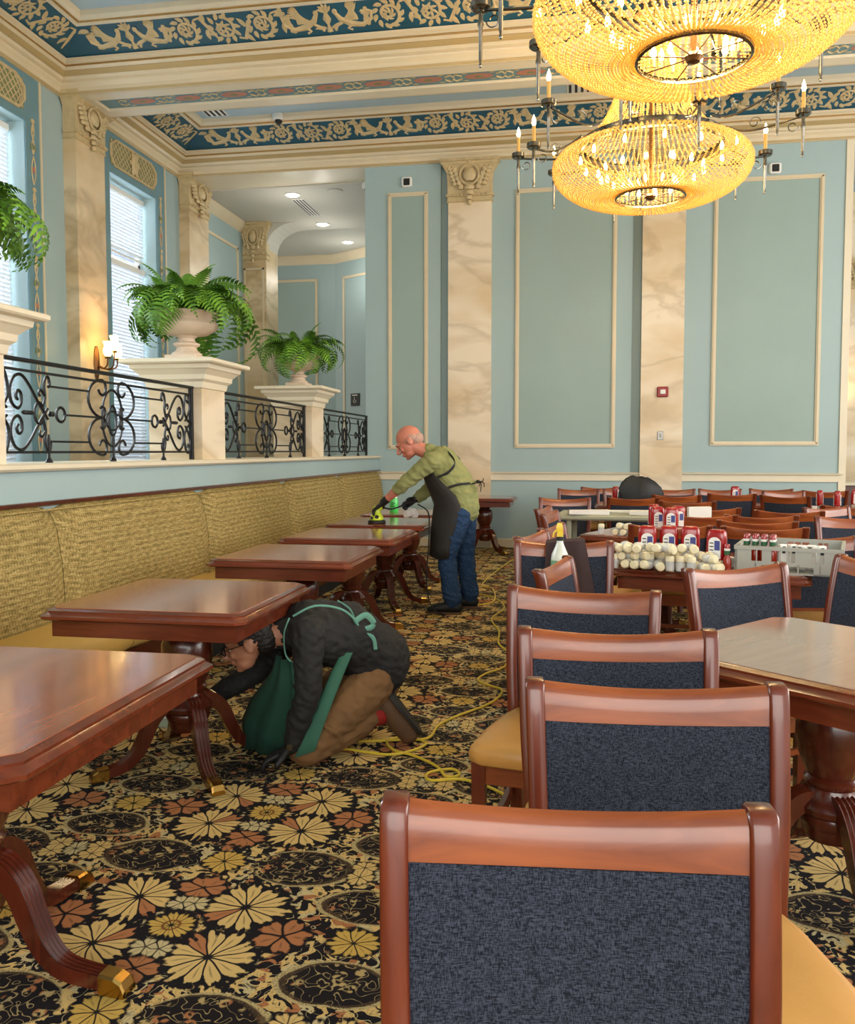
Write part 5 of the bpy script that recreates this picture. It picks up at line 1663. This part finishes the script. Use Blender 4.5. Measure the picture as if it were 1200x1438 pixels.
for hp, kn, an in ((hipL, knL, anL), (hipR, knR, anR)):
    b.capsule([hp, lerp(hp, kn, .5), kn], [.092, .078, .058], 14); b.capsule([kn, lerp(kn, an, .35), an], [.056, .058, .038], 12)
    b.capsule([an, (an[0] - .06, an[1], .05), (an[0] - .16, an[1] - .01, .04)], [.038, .036, .028], 10)
TH = head(b, hc, hf, hu, 1.14)
hand(b, wrL, (-.75, .15, -.62), (.3, 0, -1), (0, 1, 0), -.0025, .75, L=.08)
hand(b, wrR, (-.75, -.1, -.45), (.2, -.6, -.6), (-.2, -.6, .6), -.0025, 1.0, L=.08)
melt(b, 'body', M['skin'], P, .0065, 3)
face_bits(TH, P, M['ghair'])
h = MB(); h.ball((-.052, 0, -.012), (.062, .070, .052), 16, TH)
for s_ in (-1, 1): h.ball((-.02, s_ * .066, .012), (.05, .016, .03), 10, TH)
melt(h, 'cropped_grey_hair', M['ghair'], P, .006, 2)
g = MB(); hand(g, wrL, (-.75, .15, -.62), (.3, 0, -1), (0, 1, 0), .0015, .75, L=.08); g.capsule([lerp(elL, wrL, .84), wrL], [.036, .033], 12); melt(g, 'left_glove', M['glove'], P, .0045, 2)
g = MB(); hand(g, wrR, (-.75, -.1, -.45), (.2, -.6, -.6), (-.2, -.6, .6), .0015, 1.0, L=.08); g.capsule([lerp(elR, wrR, .84), wrR], [.036, .033], 12); melt(g, 'right_glove', M['glove'], P, .0045, 2)
s = MB()
s.capsule([(-.955, 7.195, .91), (-.975, 7.2, .97), wst, (-1.04, 7.2, 1.08), mid, cht], [(.200, .155), (.200, .168), (.196, .178), (.194, .185), (.194, .180), (.188, .150)], 20, side=(0, 1, 0))
s.capsule([cht, nkb, (-1.235, 7.2, 1.36)], [(.15, .12), (.09, .082), (.075, .074)], 16, side=(0, 1, 0))
for sh, el, wr in ((shL, elL, wrL), (shR, elR, wrR)):
    s.capsule([lerp(cht, sh, .45), sh], [.095, .082], 14)
    s.capsule([sh, lerp(sh, el, .5), el], [.082, .068, .060], 14)
    e2 = lerp(el, wr, .30 if sh == shL else .78)
    s.capsule([el, lerp(el, e2, .6), e2], [.060, .056, .054], 12)
    for k in range(5):      # sleeve folds
        p = lerp(sh, el, .25 + .17 * k); d = V(el) - V(sh); d.normalize()
        q = [tuple(V(p) + (V((0, 1, 0)) - d * d.y).normalized() * (.064 - .003 * k) * cos(a) + d.cross(V((0, 1, 0))).normalized() * (.064 - .003 * k) * sin(a) + d * .014 * sin(a * 2 + k)) for a in [2 * pi * i / 12 for i in range(12)]]
        s.tube(q, .009, 6, closed=True)
for k, (z, dx) in enumerate(((.99, 0), (1.04, -.005), (1.09, -.02))):
    s.tube([(-.955 + dx + .142 * cos(a), 7.2 + .182 * sin(a), z + .02 * sin(a * 2 + k)) for a in [2 * pi * i / 20 for i in range(20)]], .008, 6, closed=True)
melt(s, 'olive_sweater', M['olive'], P, .0085, 2, (.07, .022))
j = MB()
j.capsule([(-.955, 7.195, .93), (-.95, 7.195, .86)], [(.172, .125), (.172, .122)], 18, side=(0, 1, 0))
for hp, kn, an in ((hipL, knL, anL), (hipR, knR, anR)):
    j.capsule([hp, lerp(hp, kn, .5), kn, lerp(kn, an, .5), (an[0], an[1], .12)], [.108, .096, .082, .078, .076], 16)
    for q, r_ in ((.1, .078), (.2, .079)): j.tube([(lerp(an, kn, q)[0] + r_ * cos(a), an[1] + r_ * sin(a), lerp(an, kn, q)[2] + .015 * sin(2 * a)) for a in [2 * pi * i / 14 for i in range(14)]], .009, 6, closed=True)
melt(j, 'blue_jeans', M['jeans'], P, .0085, 2, (.07, .020))
for an, nm in ((anL, 'shoe'), (anR, 'shoe')):
    q = MB().capsule([(an[0] + .035, an[1], .055), (an[0] - .04, an[1] - .005, .06), (an[0] - .13, an[1] - .012, .048), (an[0] - .19, an[1] - .016, .036)], [(.040, .050), (.043, .050), (.047, .036), (.040, .026)], 14, side=(0, 1, 0))
    o = melt(q, nm, M['black'], P, .006, 3)
    MB().loft([[(an[0] + .03 + .048 * cos(a) if cos(a) > 0 else an[0] + .03 + .265 * cos(a), an[1] - .01 + .050 * sin(a), z) for a in [2 * pi * i / 18 for i in range(18)]] for z in (.0, .018)]).build('sole', M['shoe'], o)
# apron: a curved sheet round the front, strap and waist ties
def sheet_loft(rows, th=.006):
    m = MB(); n = len(rows[0]); loops = []
    for r_ in rows: loops.append(list(r_))
    # two skins
    nv = []
    for i, r_ in enumerate(rows):
        for k, p in enumerate(r_):
            a = V(rows[max(i - 1, 0)][k]); b_2 = V(rows[min(i + 1, len(rows) - 1)][k]); c_ = V(r_[max(k - 1, 0)]); d = V(r_[min(k + 1, n - 1)])
            nn_ = (b_2 - a).cross(d - c_)
            nn_ = nn_.normalized() if nn_.length > 1e-9 else V((0, 0, 1))
            nv.append(tuple(V(p) + nn_ * th))
    top = [p for r_ in rows for p in r_]; N_ = len(top); fs = []
    R_ = len(rows)
    for i in range(R_ - 1):
        for k in range(n - 1):
            a = i * n + k; fs.append((a, a + 1, a + n + 1, a + n)); fs.append((N_ + a, N_ + a + n, N_ + a + n + 1, N_ + a + 1))
    edge = [(i * n, (i + 1) * n) for i in range(R_ - 1)] + [((i + 1) * n + n - 1, i * n + n - 1) for i in range(R_ - 1)] + [(k + 1, k) for k in range(n - 1)] + [((R_ - 1) * n + k, (R_ - 1) * n + k + 1) for k in range(n - 1)]
    for a, b_2 in edge: fs.append((a, b_2, N_ + b_2, N_ + a))
    m._add(top + nv, fs); return m


rows = []
for z, xc, rx, ry, a0, a1 in ((1.20, -1.12, .185, .185, 120, 244), (1.14, -1.075, .205, .212, 106, 256), (1.07, -1.045, .208, .216, 92, 268), (1.0, -1.015, .205, .216, 80, 280), (.91, -.99, .195, .212, 74, 286), (.80, -1.0, .20, .212, 76, 284), (.68, -1.03, .18, .215, 76, 284), (.57, -1.055, .165, .22, 76, 284), (.475, -1.065, .16, .225, 76, 284)):
    rows.append([(xc + rx * cos(R(a0 + (a1 - a0) * i / 16)) + .006 * sin(i * 1.9 + z * 9), 7.2 + ry * sin(R(a0 + (a1 - a0) * i / 16)), z + .01 * sin(i * .8)) for i in range(17)])
sheet_loft(rows, -.007).build('black_apron', M['apron'], P, True, 3.2)
for s_ in (-1, 1):
    MB().tube(smooth([(-1.13, 7.2 + s_ * .19, 1.15), (-1.04, 7.2 + s_ * .198, 1.19), (-.985, 7.2 + s_ * .18, 1.27), (-1.05, 7.2 + s_ * .11, 1.355), (-1.13, 7.2 + s_ * .03, 1.40)], 4), [(.011, .004)] * 17, 6, side=(0, 0, 1)).build('apron_strap', M['black'], P)
    MB().tube(smooth([(-1.05, 7.2 + s_ * .212, 1.06), (-.96, 7.2 + s_ * .20, 1.09), (-.875, 7.2 + s_ * .14, 1.10), (-.835, 7.2 + s_ * .02, 1.10)], 4), [(.010, .004)] * 13, 6, side=(0, 0, 1)).build('waist_tie', M['black'], P)
for k, (dx, dz) in enumerate(((.05, .03), (.06, -.04), (.03, -.08), (.02, -.03))):
    MB().tube(smooth([(-.812, 7.16, 1.11), (-.80 + dx * .7, 7.13, 1.11 + dz * .2), (-.81 + dx, 7.12 - .01 * k, 1.11 + dz)], 4), [(.009, .004)] * 9, 6, side=(0, 1, 0)).build('bow_tail', M['black'], P)
MB().ball((-.808, 7.16, 1.11), (.018, .022, .018), 10).build('bow_knot', M['black'], P)
MB().lathe([(0, 0), (.013, 0), (.014, .006), (0, .008)], (-1.02, 6.995, 1.075), 10).build('apron_ring', M['silver'], P)
MB().box((-.955, 6.985, .915), (-.86, 6.995, .935)).build('leather_belt', M['shoe'], P, False) if False else None

# the polisher under his left hand
t_ = thing('polisher', 'lime yellow hand polisher with black pad on the fifth table', 'polisher', (-1.675, 7.13, .752))
MB().lathe([(0, 0), (.072, 0), (.078, .006), (.076, .018), (.06, .026), (0, .026)], seg=24).build('black_pad', M['black'], t_)
q = MB().lathe([(0, .026), (.056, .026), (.060, .04), (.05, .062), (.036, .085), (.030, .11), (.034, .125), (.03, .14), (0, .145)], seg=24)
q.capsule([(.0, 0, .125), (.035, .01, .132)], [.026, .022], 10)
q.build('lime_body', M['lime'], t_)
MB().lathe([(0, 0), (.017, 0), (.017, .012), (0, .012)], seg=14, T=Matrix.Translation((.012, -.046, .055)) @ Matrix.Rotation(R(90), 4, 'X')).build('black_knob', M['black'], t_)
MB().lathe([(0, 0), (.013, 0), (.013, .01), (0, .01)], seg=14, T=Matrix.Translation((-.03, -.045, .045)) @ Matrix.Rotation(R(90), 4, 'X')).build('black_knob', M['black'], t_)
MB().tube(smooth([(.055, .01, .132), (.12, .0, .12), (.18, .03, .135), (.25, .12, .165), (.30, .2, .17)], 4), .007, 6).build('power_lead', M['black'], t_)
t_ = thing('white_cloth', 'crumpled white cloth held in the gloved right hand over the table', 'cloth', (-1.43, 7.40, .80))
m = MB()
for k in range(7):
    a = k * 1.1; m.ball((.035 * cos(a), .03 * sin(a), .012 * (k % 3) + .01), (.036, .028, .04), 9)
m.build('cloth_fold', M['paper'], t_)
tag(MB().tube(smooth([(-1.36, 7.36, .90), (-1.27, 7.28, .86), (-1.215, 7.1, .80), (-1.2, 7.0, .60), (-1.215, 6.98, .35), (-1.2, 7.0, .12), (-1.1, 6.98, .012), (-.97, 7.25, .009), (-.93, 7.6, .009), (-.95, 7.95, .009)], 5), .006, 6).build('power_cable', M['black']), 'thin black power cable hanging from the right hand past the apron', 'cable')

# ---- the kneeling man
K = thing('person', 'dark-haired person in glasses, black shirt and green apron kneeling under the second table', 'person', (0, 0, 0))
pel = (-.915, 3.90, .34); wst = (-.945, 3.87, .42); mid = (-1.035, 3.79, .52); cht = (-1.155, 3.68, .555); nkb = (-1.255, 3.60, .555)
shL, shR = (-1.135, 3.52, .575), (-1.29, 3.82, .53)
elL, elR = (-1.115, 3.45, .335), (-1.46, 3.80, .34)
wrL, wrR = (-1.185, 3.43, .105), (-1.67, 3.66, .215)
hipL, hipR = (-.925, 3.80, .30), (-.97, 3.98, .30)
knL, knR = (-1.135, 3.50, .085), (-1.40, 3.74, .085)
anL, anR = (-.915, 3.78, .15), (-1.06, 4.10, .10)
hc = (-1.395, 3.50, .535); hf, hu = V((-1, -.25, -.42)), V((-.42, -.1, 1))
b = MB()
b.capsule([pel, wst, mid, cht], [(.15, .11), (.14, .10), (.15, .11), (.16, .105)], 16, side=(.45, .9, 0))
b.capsule([cht, nkb], [(.12, .09), (.07, .065)], 14, side=(.45, .9, 0))
b.capsule([nkb, (-1.31, 3.555, .555), (-1.36, 3.52, .54)], [.062, .057, .056], 12)
for sh, el, wr in ((shL, elL, wrL), (shR, elR, wrR)):
    b.capsule([lerp(cht, sh, .5), sh], [.07, .058], 12)
    b.capsule([sh, lerp(sh, el, .5), el], [.057, .048, .040], 12); b.capsule([el, lerp(el, wr, .4), wr], [.041, .038, .027], 12)
for hp, kn, an in ((hipL, knL, anL), (hipR, knR, anR)):
    b.capsule([hp, lerp(hp, kn, .5), kn], [.088, .075, .056], 14); b.capsule([kn, lerp(kn, an, .4), an], [.054, .054, .038], 12)
toeL, heelL = (-.755, 3.86, .042), (-.90, 3.83, .24)
b.capsule([anL, (-.875, 3.85, .15), (-.80, 3.87, .07)], [.036, .034, .026], 10); b.capsule([anR, (-.99, 4.16, .06)], [.036, .028], 10)
TH = head(b, hc, hf, hu, 1.0)
hand(b, wrL, (-.80, -.15, -.40), (.2, 0, -1), (-.2, -.9, 0), -.0025, .55, .35, L=.075)
hand(b, wrR, (-.9, -.3, -.1), (0, -.5, -.6), (0, 0, 1), -.0025, .8, L=.08)
melt(b, 'body', M['skin2'], K, .0065, 3)
face_bits(TH, K, M['hair'], True)
h = MB()
h.ball((-.022, 0, .045), (.098, .083, .090), 18, TH); h.ball((-.062, 0, -.005), (.058, .072, .070), 14, TH); h.ball((.045, 0, .090), (.052, .066, .038), 14, TH); h.ball((.068, -.02, .075), (.032, .04, .03), 12, TH)
for s_ in (-1, 1): h.ball((.012, s_ * .070, .035), (.026, .014, .034), 8, TH)
for k in range(26):
    a = k * 2.4; rr = .3 + .7 * (k / 26); h.ball((-.02 + .085 * cos(a) * rr, .07 * sin(a) * rr, .135 - .055 * rr), (.020, .014, .010), 6, TH)
melt(h, 'dark_hair', M['hair'], K, .005, 1, (.014, .014))
g = MB(); hand(g, wrL, (-.80, -.15, -.40), (.2, 0, -1), (-.2, -.9, 0), .003, .55, .35, L=.075); g.capsule([lerp(elL, wrL, .88), wrL], [.034, .031], 12); melt(g, 'left_glove', M['glove'], K, .0045, 2)
g = MB(); hand(g, wrR, (-.9, -.3, -.1), (0, -.5, -.6), (0, 0, 1), .0015, .8, L=.08); melt(g, 'right_glove', M['glove'], K, .0045, 2)
s = MB()
s.capsule([(-.915, 3.895, .385), wst, mid, cht], [(.186, .146), (.168, .130), (.176, .135), (.178, .122)], 20, side=(.45, .9, 0))
s.capsule([cht, nkb, (-1.285, 3.58, .557)], [(.14, .108), (.085, .075), (.068, .066)], 16, side=(.45, .9, 0))
for sh, el, wr in ((shL, elL, wrL), (shR, elR, wrR)):
    s.capsule([lerp(cht, sh, .45), sh], [.088, .076], 14)
    s.capsule([sh, lerp(sh, el, .5), el], [.076, .064, .058], 14); s.capsule([el, lerp(el, wr, .5), lerp(el, wr, .92)], [.057, .052, .040], 12)
    for k in range(9):
        t3 = .2 + .17 * k; p = lerp(sh, el, t3) if t3 < 1 else lerp(el, wr, t3 - 1); d = (V(el) - V(sh)) if t3 < 1 else (V(wr) - V(el)); d.normalize()
        u_ = (V((.3, 1, 0)) - d * d.dot(V((.3, 1, 0)))).normalized(); w_ = d.cross(u_); rr = .063 - .0022 * k
        s.tube([tuple(V(p) + u_ * rr * cos(a) + w_ * rr * sin(a) + d * .016 * sin(a * 2 + k * 1.7)) for a in [2 * pi * i / 12 for i in range(12)]], .008, 6, closed=True)
melt(s, 'black_shirt', M['blkshirt'], K, .008, 2, (.05, .020))
j = MB()
j.capsule([(-.915, 3.89, .37), pel, (-.93, 3.90, .28)], [(.160, .112), (.168, .125), (.16, .11)], 18, side=(.45, .9, 0))
for hp, kn, an in ((hipL, knL, anL), (hipR, knR, anR)):
    j.capsule([hp, lerp(hp, kn, .5), kn], [.112, .10, .082], 16)
    j.capsule([kn, lerp(kn, an, .5), lerp(kn, an, .86)], [.080, .075, .070], 14)
    for k in range(4):
        p = lerp(hp, kn, .2 + .2 * k); d = (V(kn) - V(hp)).normalized(); u_ = d.orthogonal().normalized(); w_ = d.cross(u_)
        j.tube([tuple(V(p) + u_ * .10 * cos(a) + w_ * .10 * sin(a) + d * .03 * sin(a + k)) for a in [2 * pi * i / 14 for i in range(14)]], .009, 6, closed=True)
melt(j, 'brown_trousers', M['khaki'], K, .0085, 2, (.06, .022))
MB().capsule([lerp(knL, anL, .8), anL, (-.885, 3.83, .14)], [.056, .052, .048], 12).build('red_sock', M['redsock'], K)
for (an, heel, toe) in ((anL, heelL, toeL), (anR, (-1.0, 4.16, .15), (-.93, 4.22, .035))):
    q = MB().capsule([heel, lerp(heel, toe, .35), lerp(heel, toe, .75), toe], [(.048, .054), (.050, .052), (.054, .042), (.046, .034)], 14)
    q.capsule([(an[0], an[1], an[2]), lerp(an, heel, .8), lerp(heel, toe, .3)], [.046, .046, .044], 12)
    o = melt(q, 'brown_shoe', M['shoe'], K, .006, 3)
    d = (V(toe) - V(heel)).normalized(); outw = V((.85, .15, .5)); outw = (outw - d * outw.dot(d)).normalized(); sd = d.cross(outw)
    c_ = V(lerp(heel, toe, .5)) + outw * .042
    MB().loft([[tuple(c_ + d * ((V(toe) - V(heel)).length * .5 + .038) * cos(a) + sd * .046 * sin(a) + outw * z) for a in [2 * pi * i / 18 for i in range(18)]] for z in (0, .016)]).build('dark_sole', M['sole'], o)
# green apron: bib and skirt in front, a lighter flap drawn back to the waist tie
rows = []
for k, (a, b_2) in enumerate((((-1.30, 3.62, .47), (-1.16, 3.46, .47)), ((-1.32, 3.60, .40), (-1.14, 3.44, .40)), ((-1.38, 3.62, .32), (-1.12, 3.435, .32)), ((-1.46, 3.66, .23), (-1.12, 3.43, .22)), ((-1.51, 3.68, .13), (-1.14, 3.425, .13)), ((-1.50, 3.66, .02), (-1.17, 3.46, .05)))):
    rows.append([tuple(V(a) + (V(b_2) - V(a)) * i / 10 + V((-.02, -.03, 0)) * sin(pi * i / 10) + V((.006, .016, 0)) * sin(i * 1.9 + k * .25)) for i in range(11)])
sheet_loft(rows, .006).build('green_apron', M['greena'], K, True, 3.2)
rows = []
for k in range(7):
    t3 = k / 6; a = lerp((-.985, 3.70, .56), (-1.16, 3.405, .07), t3); b_2 = lerp((-.955, 3.695, .525), (-1.075, 3.42, .10), t3)
    wv = .02 * sin(pi * t3)
    rows.append([tuple(V(a) + (V(b_2) - V(a)) * i / 6 + V((.0, -.03 * sin(pi * t3) - .035 * t3 * (1 - t3), wv * sin(pi * i / 6)))) for i in range(7)])
sheet_loft(rows, .005).build('apron_flap', plain('lighter_green_apron', (48, 98, 78), .8, var=.2, scale=8), K, True, 3.2)
for pts, r_ in (([(-1.215, 3.56, .645), (-1.12, 3.58, .69), (-1.02, 3.65, .665), (-.965, 3.70, .60), (-.955, 3.705, .54)], (.005, .003)), ([(-.955, 3.705, .55), (-.98, 3.72, .615), (-1.01, 3.74, .655), (-1.08, 3.80, .675)], (.005, .003)),
               ([(-1.225, 3.54, .64), (-1.235, 3.50, .58), (-1.22, 3.47, .50), (-1.19, 3.455, .47)], (.005, .003)), ([(-.96, 3.70, .545), (-.92, 3.72, .50), (-.93, 3.70, .44)], (.005, .003)), ([(-.96, 3.70, .545), (-.90, 3.73, .53), (-.885, 3.735, .47)], (.009, .003)),
               ([(-.975, 3.70, .60), (-.93, 3.74, .625), (-.90, 3.77, .575), (-.94, 3.715, .56)], (.014, .004))):
    q = smooth(pts, 5); MB().tube(q, [r_] * len(q), 6, side=(0, 0, 1)).build('mint_strap', M['mint'], K)
# watch
MB().tube([tuple(V(lerp(elL, wrL, .93)) + V((.033 * cos(a), .033 * sin(a), -.009 * cos(a)))) for a in [2 * pi * i / 16 for i in range(16)]], [(.009, .003)] * 16, 6, closed=True, side=(0, 0, 1)).build('watch_strap', M['black'], K)
MB().lathe([(0, 0), (.014, 0), (.014, .006), (0, .007)], seg=14, T=Matrix.Translation((-1.178, 3.397, .12)) @ Matrix.Rotation(R(90), 4, 'X')).build('watch_face', M['silver'], K)
t_ = thing('scraper', 'small metal scraper held by the gloved hand at the carpet', 'tool', (-1.33, 3.40, .02), R(170))
MB().rbox((0, -.012, 0), (.06, .012, .004), .001).build('blade', M['silver'], t_, False)
MB().capsule([(-.07, 0, .012), (-.005, 0, .008)], [.007, .006], 8).build('handle', M['silver'], t_)
